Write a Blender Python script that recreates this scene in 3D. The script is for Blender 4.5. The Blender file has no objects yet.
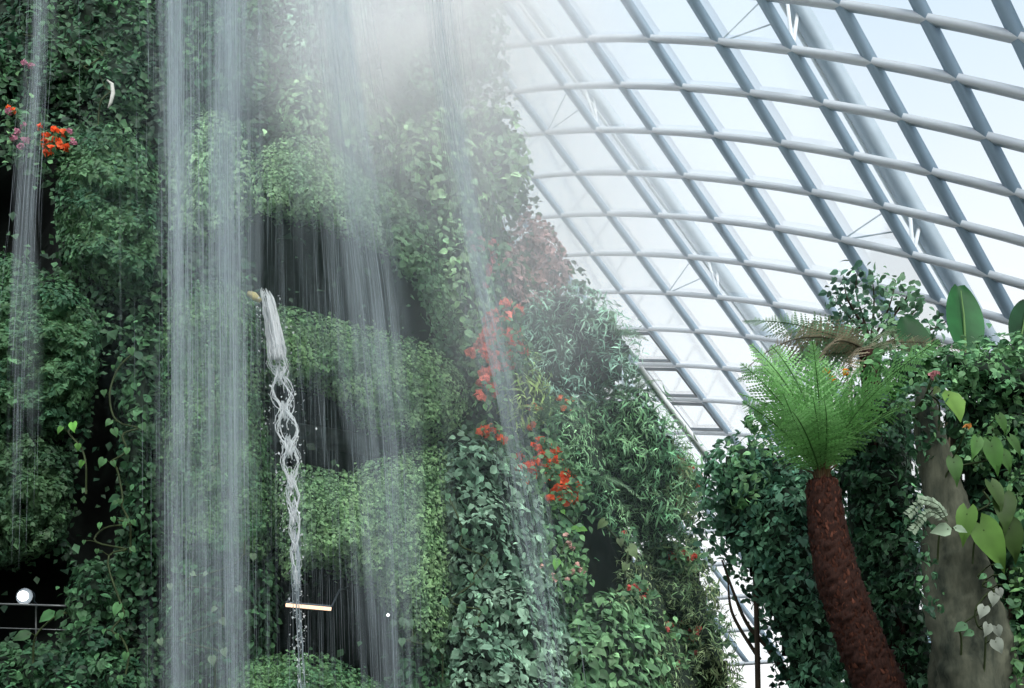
import bpy, math, random
import numpy as np
from mathutils import Vector
rng = np.random.default_rng(7)
random.seed(7)
SC = bpy.context.scene
COL = SC.collection

# ------------------------------------------------------------------ camera
F = 1000.0; PITCH = math.radians(10); SH = 0.20
CAMP = np.array([0.0, 0.0, 1.6])
FW = np.array([0, math.cos(PITCH), math.sin(PITCH)])
UPV = np.array([0, -math.sin(PITCH), math.cos(PITCH)])
cd = bpy.data.cameras.new('camera'); cam = bpy.data.objects.new('camera', cd); COL.objects.link(cam)
cd.sensor_width = 36; cd.lens = 36 * F / 1024; cd.shift_y = SH * F / 1024
cam.location = CAMP; cam.rotation_euler = (math.pi / 2 + PITCH, 0, 0)
cd.clip_end = 500
SC.camera = cam

def rays(x, y):
    x = np.asarray(x, float); y = np.asarray(y, float)
    a = (x - 512) / F; b = (344 - y) / F + SH
    return np.stack([a, FW[1] + b * UPV[1], FW[2] + b * UPV[2]], -1)
def at(x, y, Y):
    d = rays(x, y)
    return CAMP + d * (np.asarray(Y, float) / d[..., 1])[..., None]

# mountain: a cone
MC = np.array([-9.0, 36.0]); MR0 = 16.3; MK = 0.37
MS = 2.6   # the mountain runs on to the left: stretched on that side of its axis
def surfY(x, y):
    d = rays(x, y); d = d / d[..., 1:2]
    R = MR0 - MK * CAMP[2]; kz = MK * d[..., 2]
    out = None
    for s in (1.0, MS):
        # |(dx t - cx)/s, t - cy|^2 = (R - kz t)^2
        A = (d[..., 0] / s) ** 2 + 1 - kz ** 2
        B = -2 * (d[..., 0] * MC[0] / s ** 2 + MC[1]) + 2 * R * kz
        Cc = (MC[0] / s) ** 2 + MC[1] ** 2 - R * R
        t = np.clip((-B - np.sqrt(np.maximum(B * B - 4 * A * Cc, 0))) / (2 * A), 10, 40)
        out = t if out is None else np.where(d[..., 0] * t < MC[0], t, out)
    return out

# ------------------------------------------------------------------ materials
def mat(name):
    m = bpy.data.materials.new(name); m.use_nodes = True
    nt = m.node_tree; nt.nodes.clear()
    return m, nt, nt.nodes.new('ShaderNodeOutputMaterial')
def N(nt, t, **k):
    n = nt.nodes.new(t)
    for a, v in k.items():
        if a in n.inputs: n.inputs[a].default_value = v
        else: setattr(n, a, v)
    return n
def leaf_material(name, trans=0.25, rough=0.5, spec=0.22, gain=1.0):
    m, nt, out = mat(name); L = nt.links.new
    at_ = N(nt, 'ShaderNodeAttribute', attribute_name='Col')
    g = N(nt, 'ShaderNodeMix', data_type='RGBA', blend_type='MULTIPLY'); g.inputs[0].default_value = 1
    no = N(nt, 'ShaderNodeTexNoise', Scale=3.0, Detail=3.0)
    tc = N(nt, 'ShaderNodeTexCoord'); L(tc.outputs['Object'], no.inputs['Vector'])
    mr = N(nt, 'ShaderNodeMapRange'); mr.inputs[1].default_value = .3; mr.inputs[2].default_value = .7
    mr.inputs[3].default_value = .7 * gain; mr.inputs[4].default_value = 1.25 * gain
    L(no.outputs['Fac'], mr.inputs[0]); L(at_.outputs['Color'], g.inputs[6]); L(mr.outputs[0], g.inputs[7])
    p = N(nt, 'ShaderNodeBsdfPrincipled', Roughness=rough); p.inputs['Specular IOR Level'].default_value = spec
    t = N(nt, 'ShaderNodeBsdfTranslucent'); mx = N(nt, 'ShaderNodeMixShader'); mx.inputs[0].default_value = trans
    L(g.outputs[2], p.inputs['Base Color']); L(g.outputs[2], t.inputs['Color'])
    L(p.outputs[0], mx.inputs[1]); L(t.outputs[0], mx.inputs[2]); L(mx.outputs[0], out.inputs[0])
    return m
def rough_material(name, c1, c2, scale=4.0, rough=0.9, bump=0.3, stretch=(1, 1, 1), detail=6, metallic=0.0):
    m, nt, out = mat(name); L = nt.links.new
    tc = N(nt, 'ShaderNodeTexCoord'); mp = N(nt, 'ShaderNodeMapping'); mp.inputs['Scale'].default_value = stretch
    L(tc.outputs['Object'], mp.inputs[0])
    no = N(nt, 'ShaderNodeTexNoise', Scale=scale, Detail=float(detail), Roughness=.65); L(mp.outputs[0], no.inputs['Vector'])
    cr = N(nt, 'ShaderNodeValToRGB'); cr.color_ramp.elements[0].position = .32; cr.color_ramp.elements[1].position = .68
    cr.color_ramp.elements[0].color = (*c1, 1); cr.color_ramp.elements[1].color = (*c2, 1)
    L(no.outputs['Fac'], cr.inputs[0])
    p = N(nt, 'ShaderNodeBsdfPrincipled', Roughness=rough, Metallic=metallic); p.inputs['Specular IOR Level'].default_value = .25
    L(cr.outputs[0], p.inputs['Base Color'])
    if bump:
        b = N(nt, 'ShaderNodeBump', Strength=bump); L(no.outputs['Fac'], b.inputs['Height']); L(b.outputs[0], p.inputs['Normal'])
    L(p.outputs[0], out.inputs[0]); return m
def emit_material(name, c, s):
    m, nt, out = mat(name); e = N(nt, 'ShaderNodeEmission', Strength=s); e.inputs[0].default_value = (*c, 1)
    nt.links.new(e.outputs[0], out.inputs[0]); return m

LEAF = leaf_material('leaf', .22)
LEAF_GLOSS = leaf_material('leaf_glossy', .25, .5, .2)
FROND = leaf_material('frond', .4, .5, .3)
PETAL = leaf_material('petal', .3, .6, .2)
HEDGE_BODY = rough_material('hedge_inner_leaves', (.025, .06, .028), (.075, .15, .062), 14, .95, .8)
UNDER = rough_material('leaf_gap_painted_shade', (.004, .009, .006), (.014, .03, .016), 9, .95, .5)  # inner body coloured near black: deep shade between leaves put into the colour
ROCK_DARK = rough_material('mountain_rock_recess_shade', (.0012, .0022, .002), (.006, .011, .008), 1.5, .95, .6)  # rock colour kept almost black so it carries the shade of the recesses
LEDGE = rough_material('wet_grey_rock', (.02, .028, .028), (.045, .058, .055), 5, .7, .4)
BARK = rough_material('branch_bark', (.02, .015, .01), (.06, .045, .03), 12, .9, .5, (1, 1, .25))
FIBRE = rough_material('tree_fern_fibre', (.010, .004, .003), (.045, .018, .012), 60, .95, 1.0, (1, 1, .35))
MOSSROCK = rough_material('mossy_pillar_rock', (.006, .013, .009), (.115, .122, .085), 4.5, .9, 1.0, (1, 1, .3), 10)
SOIL = rough_material('planted_soil', (.006, .008, .006), (.02, .03, .018), 2, .95, .4)
RIB = rough_material('steel_shaded_blue_grey', (.24, .34, .43), (.26, .36, .45), .6, .55, 0)  # blue-grey includes the shade of rib faces lit only from inside
PURL = rough_material('pale_painted_steel', (.60, .65, .70), (.64, .69, .73), .6, .5, 0)
ARCH = rough_material('silver_painted_steel', (.38, .46, .52), (.46, .54, .6), .8, .5, 0)
DARKMETAL = rough_material('dark_frame_metal', (.05, .07, .085), (.07, .09, .11), 3, .5, 0)
WHITEP = rough_material('white_painted_panel', (.65, .68, .7), (.75, .78, .8), 2, .5, 0)
STEEL = rough_material('rail_steel', (.1, .11, .11), (.16, .17, .17), 8, .4, 0, metallic=.6)
WARM = emit_material('warm_tube_glow', (1, .70, .46), 1.9)
COOL = emit_material('white_lamp_glow', (1, .97, .93), 9)

def water_material(name, c, tr, shade=.6):
    m, nt, out = mat(name); L = nt.links.new
    p = N(nt, 'ShaderNodeBsdfPrincipled', Roughness=.35); p.inputs['Base Color'].default_value = (*c, 1)
    t = N(nt, 'ShaderNodeBsdfTranslucent'); t.inputs[0].default_value = (*c, 1)
    a = N(nt, 'ShaderNodeMixShader'); a.inputs[0].default_value = .5; L(p.outputs[0], a.inputs[1]); L(t.outputs[0], a.inputs[2])
    tr_ = N(nt, 'ShaderNodeBsdfTransparent'); b = N(nt, 'ShaderNodeMixShader')
    b.inputs[0].default_value = tr; L(a.outputs[0], b.inputs[1]); L(tr_.outputs[0], b.inputs[2]); L(b.outputs[0], out.inputs[0]); return m
SPRAY = water_material('falling_spray', (.54, .62, .67), .64)
JET = water_material('white_water', (.9, .93, .94), .12)

def veil_material():
    m, nt, out = mat('soft_spray_veil'); L = nt.links.new
    d = N(nt, 'ShaderNodeBsdfDiffuse'); d.inputs[0].default_value = (.56, .65, .70, 1)
    t = N(nt, 'ShaderNodeBsdfTranslucent'); t.inputs[0].default_value = (.56, .65, .70, 1)
    a = N(nt, 'ShaderNodeMixShader'); a.inputs[0].default_value = .5; L(d.outputs[0], a.inputs[1]); L(t.outputs[0], a.inputs[2])
    at_ = N(nt, 'ShaderNodeAttribute', attribute_name='Col'); tr_ = N(nt, 'ShaderNodeBsdfTransparent'); b = N(nt, 'ShaderNodeMixShader')
    L(at_.outputs['Fac'], b.inputs[0]); L(tr_.outputs[0], b.inputs[1]); L(a.outputs[0], b.inputs[2]); L(b.outputs[0], out.inputs[0]); return m
VEIL = veil_material()
def glass_material():
    m, nt, out = mat('roof_glass'); L = nt.links.new
    t = N(nt, 'ShaderNodeBsdfTransparent'); t.inputs[0].default_value = (.96, .98, .985, 1)
    g = N(nt, 'ShaderNodeBsdfGlossy', Roughness=.05); g.inputs[0].default_value = (.8, .9, .95, 1)
    f = N(nt, 'ShaderNodeFresnel', IOR=1.3); mx = N(nt, 'ShaderNodeMixShader')
    sc_ = N(nt, 'ShaderNodeMath', operation='MULTIPLY'); sc_.inputs[1].default_value = .25; L(f.outputs[0], sc_.inputs[0]); L(sc_.outputs[0], mx.inputs[0]); L(t.outputs[0], mx.inputs[1]); L(g.outputs[0], mx.inputs[2]); L(mx.outputs[0], out.inputs[0]); return m
GLASS = glass_material()

# ------------------------------------------------------------------ mesh tools
def link(name, me, parent=None):
    o = bpy.data.objects.new(name, me); COL.objects.link(o)
    if parent: o.parent = parent
    return o
def thing(name, label, cat, loc=(0, 0, 0), group=None):
    o = link(name, None); o.location = loc; o.empty_display_size = .2
    return tag(o, label, cat, group)
def tag(o, label, cat, group=None, kind=None):
    o['label'] = label; o['category'] = cat
    if group: o['group'] = group
    if kind: o['kind'] = kind
    return o
def nrm(v):
    return v / np.maximum(np.linalg.norm(v, axis=-1, keepdims=True), 1e-9)

class MB:
    """collects triangles, quads, leaves and tubes for ONE mesh"""
    def __init__(s): s.v = []; s.f = []; s.c = []; s.m = []; s.n = 0
    def raw(s, v, f, col=(.5, .5, .5), mi=0):
        v = np.asarray(v, float); f = np.asarray(f, int)
        col = np.broadcast_to(np.asarray(col, float), (len(v), 3))
        s.v.append(v); s.c.append(col); s.f.append(f + s.n); s.m.append(np.full(len(f), mi)); s.n += len(v)
    def leaves(s, T, P, X, Y, Z, sc, col, mi=0, wid=1.0):
        tv, tf = T; n = len(P); k = len(tv)
        if n == 0: return
        sc = np.broadcast_to(np.asarray(sc, float), (n,))[:, None, None]
        wid = np.broadcast_to(np.asarray(wid, float), (n,))[:, None, None]
        V = P[:, None] + sc * (tv[None, :, 0:1] * wid * X[:, None] + tv[None, :, 1:2] * Y[:, None] + tv[None, :, 2:3] * Z[:, None])
        Fs = tf[None] + (np.arange(n) * k)[:, None, None]
        shade = 0.82 + .3 * np.abs(tv[:, 0]) / max(np.abs(tv[:, 0]).max(), 1e-6)
        C = col[:, None, :] * shade[None, :, None]
        s.raw(V.reshape(-1, 3), Fs.reshape(-1, 3), C.reshape(-1, 3), mi)
    def tube(s, pts, r, sides=6, col=(.1, .08, .05), mi=0, cap=True):
        pts = np.asarray(pts, float); n = len(pts); r = np.broadcast_to(np.asarray(r, float), (n,))
        t = nrm(np.gradient(pts, axis=0)); ref = np.array([0, 0, 1.0]) if abs(t[:, 2]).mean() < .8 else np.array([0, 1.0, 0])
        a = nrm(np.cross(t, ref)); b = np.cross(t, a)
        th = np.linspace(0, 2 * np.pi, sides, endpoint=False)
        V = pts[:, None] + r[:, None, None] * (np.cos(th)[None, :, None] * a[:, None] + np.sin(th)[None, :, None] * b[:, None])
        f = []
        for i in range(n - 1):
            for j in range(sides):
                p, q = i * sides + j, i * sides + (j + 1) % sides
                f += [(p, q, q + sides), (p, q + sides, p + sides)]
        V = V.reshape(-1, 3)
        if cap:
            for e in (0, n - 1):
                V = np.vstack([V, pts[e]]); c = len(V) - 1
                for j in range(sides): f.append((e * sides + j, e * sides + (j + 1) % sides, c))
        s.raw(V, f, col, mi)
    def beam(s, pts, w, h, wdir):
        """rectangular bar along pts, wide along wdir, deep along the other"""
        pts = np.asarray(pts, float); n = len(pts); t = nrm(np.gradient(pts, axis=0))
        wd = np.broadcast_to(np.asarray(wdir, float), (n, 3)); a = nrm(wd - (wd * t).sum(-1, keepdims=True) * t); b = np.cross(t, a)
        V = np.stack([pts + a * w / 2 + b * h / 2, pts - a * w / 2 + b * h / 2, pts - a * w / 2 - b * h / 2, pts + a * w / 2 - b * h / 2], 1).reshape(-1, 3)
        f = []
        for i in range(n - 1):
            for j in range(4):
                p, q = i * 4 + j, i * 4 + (j + 1) % 4
                f += [(p, q, q + 4), (p, q + 4, p + 4)]
        e = (n - 1) * 4; f += [(0, 1, 2), (0, 2, 3), (e, e + 1, e + 2), (e, e + 2, e + 3)]
        s.raw(V, f)
    def mesh(s, name, mats, smooth=False, origin=None):
        v = np.vstack(s.v)
        if origin is not None: v = v - np.asarray(origin)
        f = np.vstack(s.f); c = np.vstack(s.c); m = np.concatenate(s.m)
        me = bpy.data.meshes.new(name); nf = len(f)
        me.vertices.add(len(v)); me.vertices.foreach_set('co', v.ravel().astype(np.float32))
        me.loops.add(nf * 3); me.loops.foreach_set('vertex_index', f.ravel().astype(np.int32))
        me.polygons.add(nf); me.polygons.foreach_set('loop_start', (np.arange(nf) * 3).astype(np.int32))
        me.polygons.foreach_set('material_index', m.astype(np.int32))
        if smooth: me.polygons.foreach_set('use_smooth', np.ones(nf, bool))
        at_ = me.color_attributes.new('Col', 'FLOAT_COLOR', 'POINT')
        at_.data.foreach_set('color', np.hstack([c, np.ones((len(c), 1))]).ravel().astype(np.float32))
        for q in (mats if isinstance(mats, (list, tuple)) else [mats]): me.materials.append(q)
        me.update(calc_edges=True); return me
    def build(s, name, mats, parent=None, smooth=False):
        org = np.array(parent.matrix_basis.translation) if parent else np.zeros(3)
        if parent and parent.parent: org = org + np.array(parent.parent.matrix_basis.translation)
        return link(name, s.mesh(name, mats, smooth, org), parent)

def T(v, f): return np.array(v, float), np.array(f, int)
SMALL = T([(0, 0, 0), (-.36, .45, .1), (0, 1, -.12), (.36, .45, .1)], [(0, 2, 1), (0, 3, 2)])
OVATE = T([(0, 0, 0), (-.3, .22, .05), (0, .25, -.04), (.3, .22, .05), (-.34, .52, .04), (0, .55, -.03), (.34, .52, .04), (-.17, .82, -.05), (0, .84, -.1), (.17, .82, -.05), (0, 1.05, -.2)],
          [(0, 2, 1), (0, 3, 2), (1, 2, 5), (1, 5, 4), (2, 3, 6), (2, 6, 5), (4, 5, 8), (4, 8, 7), (5, 6, 9), (5, 9, 8), (7, 8, 10), (8, 9, 10)])
STRAP = T([(0, 0, 0), (-.07, .3, .05), (.07, .3, .05), (-.06, .65, 0), (.06, .65, 0), (0, 1, -.2)], [(0, 2, 1), (1, 2, 4), (1, 4, 3), (3, 4, 5)])
def heart(drop=.25):
    """large heart-shaped leaf with lobes behind the stalk"""
    pr = [(-.12, .20), (0, .36), (.15, .45), (.35, .46), (.55, .38), (.75, .25), (.9, .12)]
    v = [(0, .05, 0), (0, .4, -.03), (0, .75, -.1 - drop * .3), (0, 1.06, -.2 - drop)]
    f = []
    for sgn in (-1, 1):
        b = len(v)
        for y, x in pr: v.append((sgn * x, y, .06 - y * y * (.15 + drop * .8)))
        seq = [(0, b, b + 1), (0, b + 1, b + 2), (0, b + 2, 1), (1, b + 2, b + 3), (1, b + 3, b + 4), (1, b + 4, 2), (2, b + 4, b + 5), (2, b + 5, b + 6), (2, b + 6, 3)]
        f += [t if sgn < 0 else (t[0], t[2], t[1]) for t in seq]
    return T(v, f)
HEART = heart()

def rot_frame(n, tip):
    """n: leaf normals, tip: wanted tip directions"""
    Z = nrm(n); Y = nrm(tip - (tip * Z).sum(-1, keepdims=True) * Z); X = np.cross(Y, Z)
    return X, Y, Z
def rnd(n): return rng.normal(size=(n, 3))
def lump(x, y, sc, ph):
    r = np.random.default_rng(ph); o = 0
    for k in range(5):
        a = r.uniform(0, 6.28); f_ = 2 * np.pi / sc * r.uniform(.6, 1.5)
        o = o + np.sin((x * math.cos(a) + y * math.sin(a)) * f_ + r.uniform(0, 6.28))
    return o / 5
def chaikin(p, it=2):
    p = np.asarray(p, float)
    for _ in range(it):
        q = np.roll(p, -1, 0); p = np.stack([.75 * p + .25 * q, .25 * p + .75 * q], 1).reshape(-1, 2)
    return p
def sdist(poly, x, y):
    """distance to the outline, positive inside"""
    q = np.roll(poly, -1, 0); x = np.asarray(x, float); y = np.asarray(y, float)
    d2 = np.full(x.shape, 1e12); ins = np.zeros(x.shape, bool)
    for (ax, ay), (bx, by) in zip(poly, q):
        ex, ey = bx - ax, by - ay; L = ex * ex + ey * ey + 1e-9
        t = np.clip(((x - ax) * ex + (y - ay) * ey) / L, 0, 1)
        d2 = np.minimum(d2, (x - ax - t * ex) ** 2 + (y - ay - t * ey) ** 2)
        c = (ay > y) != (by > y)
        with np.errstate(divide='ignore', invalid='ignore'):
            ins ^= c & (x < (bx - ax) * (y - ay) / (by - ay + 1e-12) + ax)
    return np.where(ins, np.sqrt(d2), -np.sqrt(d2))

class Mound:
    """a bulging body whose face is the given outline; Y: fixed distance or None = on the mountain"""
    seed = 100
    def __init__(s, poly, bulge, Y=None, off=0.0, rcap=60, lumpy=.25, lsc=45):
        s.p = chaikin(poly); s.b = bulge; s.Y = Y; s.off = off; s.lumpy = lumpy; s.lsc = lsc
        Mound.seed += 1; s.ph = Mound.seed
        s.lo = s.p.min(0); s.hi = s.p.max(0)
        gx, gy = np.meshgrid(np.arange(s.lo[0], s.hi[0], 5), np.arange(s.lo[1], s.hi[1], 5))
        s.r = min(max(sdist(s.p, gx, gy).max(), 4), rcap)
        s.area = (sdist(s.p, gx, gy) > 0).sum() * 25
    def h(s, x, y):
        d = np.clip(sdist(s.p, x, y) / s.r, 0, 1)
        e = np.sqrt(np.maximum(1 - (1 - d) ** 2, 0))
        return s.b * e * (1 + s.lumpy * (lump(x, y, s.lsc, s.ph) + .6 * lump(x, y, s.lsc * .4, s.ph + 7)))
    def base(s, x, y):
        return (surfY(x, y) if s.Y is None else np.full(np.shape(x), float(s.Y))) - s.off
    def pt(s, x, y, side=1.0): return at(x, y, s.base(x, y) - side * s.h(x, y))
    def sample(s, n):
        X = []; Y = []; c = 0
        while c < n:
            x = rng.uniform(s.lo[0], s.hi[0], 2 * n); y = rng.uniform(s.lo[1], s.hi[1], 2 * n)
            k = sdist(s.p, x, y) > 0; X.append(x[k]); Y.append(y[k]); c += k.sum()
        return np.concatenate(X)[:n], np.concatenate(Y)[:n]
    def normal(s, x, y, side=1.0):
        e = 2.0
        a = s.pt(x + e, y, side) - s.pt(x - e, y, side); b = s.pt(x, y - e, side) - s.pt(x, y + e, side)
        n = np.cross(a, b); n[n[:, 1] > 0] *= -1
        return nrm(n)
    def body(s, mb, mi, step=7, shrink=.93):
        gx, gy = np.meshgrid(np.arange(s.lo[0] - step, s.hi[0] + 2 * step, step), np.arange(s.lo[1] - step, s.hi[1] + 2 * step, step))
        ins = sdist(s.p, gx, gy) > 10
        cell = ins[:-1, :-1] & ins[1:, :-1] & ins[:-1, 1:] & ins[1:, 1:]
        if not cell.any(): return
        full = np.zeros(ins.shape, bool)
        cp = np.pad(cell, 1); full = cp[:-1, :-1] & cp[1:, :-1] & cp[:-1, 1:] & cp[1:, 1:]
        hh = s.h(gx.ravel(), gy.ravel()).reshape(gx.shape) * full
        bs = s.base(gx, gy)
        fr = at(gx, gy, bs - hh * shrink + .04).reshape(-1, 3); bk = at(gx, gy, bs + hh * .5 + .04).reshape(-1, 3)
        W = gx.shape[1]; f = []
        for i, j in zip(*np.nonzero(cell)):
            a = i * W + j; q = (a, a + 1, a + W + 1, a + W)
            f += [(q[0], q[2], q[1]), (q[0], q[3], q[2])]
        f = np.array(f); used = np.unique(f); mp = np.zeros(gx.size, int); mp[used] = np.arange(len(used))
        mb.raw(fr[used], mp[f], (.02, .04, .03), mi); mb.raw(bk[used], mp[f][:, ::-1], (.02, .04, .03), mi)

def leaf_cols(n, x, y, c1, c2, var=.35, ph=3, sc=60):
    k = np.clip(.5 + .5 * lump(x, y, sc, ph) * 1.6 + rng.normal(size=n) * .25, 0, 1)[:, None]
    c = (np.array(c1)[None] * (1 - k) + np.array(c2)[None] * k) * np.array([1.45, 1.5, 1.55])
    return c * np.exp(rng.normal(size=(n, 1)) * var)

STY = {  # template, leaf size px, leaves per px2, droop, jitter, lift px, width
    'fig':   (SMALL, 5.6, .15, .9, .55, 1.5, 1.1),
    'moss':  (SMALL, 4.2, .24, .6, .75, .8, .95),
    'broad': (OVATE, 9.5, .055, .8, .5, 3.0, 1.0),
    'mid':   (OVATE, 7.0, .085, .7, .6, 2.5, 1.0),
    'strap': (STRAP, 13., .09, .7, .6, 3.0, 1.0),
    'fine':  (STRAP, 10., .12, .5, .8, 2.5, .9),
}
def scatter(mb, M, style, c1, c2, dens=1.0, size=1.0, var=.35, mi=0, edge=True):
    Tm, px, dn, droop, jit, lift, wid = STY[style]
    n = int(M.area * dn * dens / size ** 1.6)
    for side, k in ((1.0, n), (-.55, n // 6)):
        x, y = M.sample(max(k, 4)); m = len(x)
        k2 = (rng.random(m) < .3) * (.5 if style == 'moss' else 1.0); x = x + k2 * rng.normal(size=m) * 6; y = y + k2 * rng.normal(2, 7, m)
        Yd = M.base(x, y); P = M.pt(x, y, side); nn = M.normal(x, y, abs(side))
        if side < 0: nn = nn * np.array([1, -1, 1])
        P = P + nn * (rng.uniform(-.2, 1.0, m) ** 2 * lift * Yd / F)[:, None]
        Z = nrm(nn + rnd(m) * jit * .7 + np.array([0, 0, .25]))
        tip = nrm(np.array([0, 0, -1.0]) * droop + rnd(m) * .75 + nn * .25)
        X, Yv, Z = rot_frame(Z, tip)
        s = px * size * Yd / F * np.exp(rng.normal(size=m) * .25)
        mb.leaves(Tm, P - Yv * (s * .35)[:, None], X, Yv, Z, s, leaf_cols(m, x, y, c1, c2, var, M.ph), mi, wid)

# palettes (linear)
G_DARK = ((.014, .044, .022), (.042, .100, .042))
G_MID = ((.045, .115, .055), (.11, .21, .085))
G_LEFT = ((.024, .070, .035), (.066, .140, .060))
G_HEDGE = ((.105, .20, .095), (.19, .31, .14))
G_PALE = ((.12, .22, .115), (.21, .33, .17))
G_TEAL = ((.10, .185, .12), (.20, .305, .21))
G_YEL = ((.14, .22, .07), (.26, .35, .12))
G_BRIGHT = ((.06, .18, .05), (.13, .32, .08))
G_RED = ((.20, .12, .115), (.33, .20, .185))

def plant(name, label, cat, poly, style, pal, bulge=1.2, off=.5, Y=None, dens=1.0, size=1.0, body=True, rcap=60, lumpy=.42, lsc=45, group=None, var=.35, mats=None, extra=None):
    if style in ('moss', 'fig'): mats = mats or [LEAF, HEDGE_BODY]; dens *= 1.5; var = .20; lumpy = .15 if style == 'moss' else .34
    polys = poly if isinstance(poly[0][0], (tuple, list)) else [poly]
    mb = MB(); Ms = []
    for p in polys:
        M = Mound(p, bulge, Y, off, rcap, lumpy, lsc); Ms.append(M)
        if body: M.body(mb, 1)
        scatter(mb, M, style, pal[0], pal[1], dens, size, var)
    M = Ms[0]
    if extra:
        c = M.p.mean(0); base = at(np.array([c[0]]), np.array([M.hi[1]]), M.base(np.array([c[0]]), np.array([c[1]])))[0]
        t = thing(name, label, cat, base, group)
        mb.build('foliage', mats or [LEAF, UNDER], t)
        for fn in extra: fn(t, M)
        return t
    o = mb.build(name, mats or [LEAF, UNDER])
    return tag(o, label, cat, group)

# ------------------------------------------------------------------ world and light
w = bpy.data.worlds.new('overcast sky'); SC.world = w; w.use_nodes = True
nt = w.node_tree; nt.nodes.clear(); L = nt.links.new
wo = N(nt, 'ShaderNodeOutputWorld'); bg = N(nt, 'ShaderNodeBackground', Strength=1.14)
tc = N(nt, 'ShaderNodeTexCoord'); sx = N(nt, 'ShaderNodeSeparateXYZ'); L(tc.outputs['Generated'], sx.inputs[0])
cr = N(nt, 'ShaderNodeValToRGB'); e = cr.color_ramp.elements
e[0].position = 0.0; e[0].color = (1.1, 1.11, 1.12, 1); e[1].position = .62; e[1].color = (.64, .77, .90, 1)
m2 = e.new(.35); m2.color = (.93, .965, .99, 1)
L(sx.outputs['Z'], cr.inputs[0])
no = N(nt, 'ShaderNodeTexNoise', Scale=2.5, Detail=4.0); L(tc.outputs['Generated'], no.inputs['Vector'])
mxs = N(nt, 'ShaderNodeMix', data_type='RGBA'); mr = N(nt, 'ShaderNodeMapRange'); mr.inputs[1].default_value = .45; mr.inputs[2].default_value = .7; mr.inputs[4].default_value = .35
L(no.outputs['Fac'], mr.inputs[0]); L(mr.outputs[0], mxs.inputs[0]); L(cr.outputs[0], mxs.inputs[6]); mxs.inputs[7].default_value = (.98, .985, .99, 1)
L(mxs.outputs[2], bg.inputs[0]); L(bg.outputs[0], wo.inputs[0])
ld = bpy.data.lights.new('added_key_light', 'SUN'); ld.energy = 3.6; ld.angle = math.radians(40); ld.color = (1, .98, .95)  # broad light added to model the bulging plants; the overcast sky shows no sun
added_key_light = bpy.data.objects.new('added_key_light', ld); COL.objects.link(added_key_light); added_key_light.rotation_euler = (math.radians(38), math.radians(14), 0)
SC.view_settings.view_transform = 'Standard'
SC.cycles.use_denoising = True
SC.cycles.max_bounces = 6; SC.cycles.transparent_max_bounces = 64; SC.cycles.volume_bounces = 3
SC.cycles.volume_step_rate = 2.0; SC.cycles.volume_max_steps = 96

# ------------------------------------------------------------------ setting
mb = MB(); k = 48; th = np.linspace(0, 2 * np.pi, k, endpoint=False)
mb.raw(np.vstack([np.stack([90 * np.cos(th), 30 + 90 * np.sin(th), 0 * th], -1), [[0, 30, 0]]]), [(i, (i + 1) % k, k) for i in range(k)])
mb.build('floor', SOIL)['kind'] = 'structure'
# mountain core
mb = MB(); nz, na = 150, 520; zz = np.linspace(-.1, 36, nz); aa = np.linspace(0, 2 * np.pi, na, endpoint=False)
A, Z = np.meshgrid(aa, zz); R = np.maximum(MR0 - MK * Z, 2.5) - .35
R = R + .35 * (lump(A * 30, Z * 3, 9, 5) + .6 * lump(A * 30, Z * 3, 3.5, 6))
V = np.stack([MC[0] + R * np.cos(A) * np.where(np.cos(A) < 0, MS, 1.0), MC[1] + R * np.sin(A), Z], -1).reshape(-1, 3)
CAVES = [[(245,215),(300,216),(350,232),(395,262),(432,330),(430,345),(330,320),(262,300)], [(265,385),(330,385),(380,430),(450,440),(400,455),(345,478),(300,465),(272,455)],
         [(270,575),(310,560),(385,605),(400,680),(340,662),(265,655)], [(578,500),(600,480),(625,520),(632,575),(610,605),(585,600)], [(-60,170),(50,170),(58,262),(30,262),(-60,262)],
         [(95,345),(118,340),(120,560),(70,560),(78,480),(100,400)], [(-60,565),(70,540),(70,640),(-60,650)]]
# hollow the recesses out of the rock
dv = V - CAMP; fwd = dv @ FW; ok = fwd > 1
px = 512 + F * dv[:, 0] / np.where(ok, fwd, 1); py = 344 - F * ((dv @ UPV) / np.where(ok, fwd, 1) - SH)
ok &= (V[:, 1] < MC[1]) & (np.abs(px) < 1500)
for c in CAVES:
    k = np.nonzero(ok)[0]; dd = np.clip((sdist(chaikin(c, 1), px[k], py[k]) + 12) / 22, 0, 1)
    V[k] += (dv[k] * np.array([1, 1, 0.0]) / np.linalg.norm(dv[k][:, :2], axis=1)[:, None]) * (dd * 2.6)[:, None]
f = []
for i in range(nz - 1):
    for j in range(na):
        p, q = i * na + j, i * na + (j + 1) % na; f += [(p, q, q + na), (p, q + na, p + na)]
V = np.vstack([V, [[MC[0], MC[1], 36.5]]]); f += [((nz - 1) * na + j, (nz - 1) * na + (j + 1) % na, len(V) - 1) for j in range(na)]
mb.raw(V, f); o = mb.build('mountain', ROCK_DARK, smooth=True); o['kind'] = 'structure'

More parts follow.
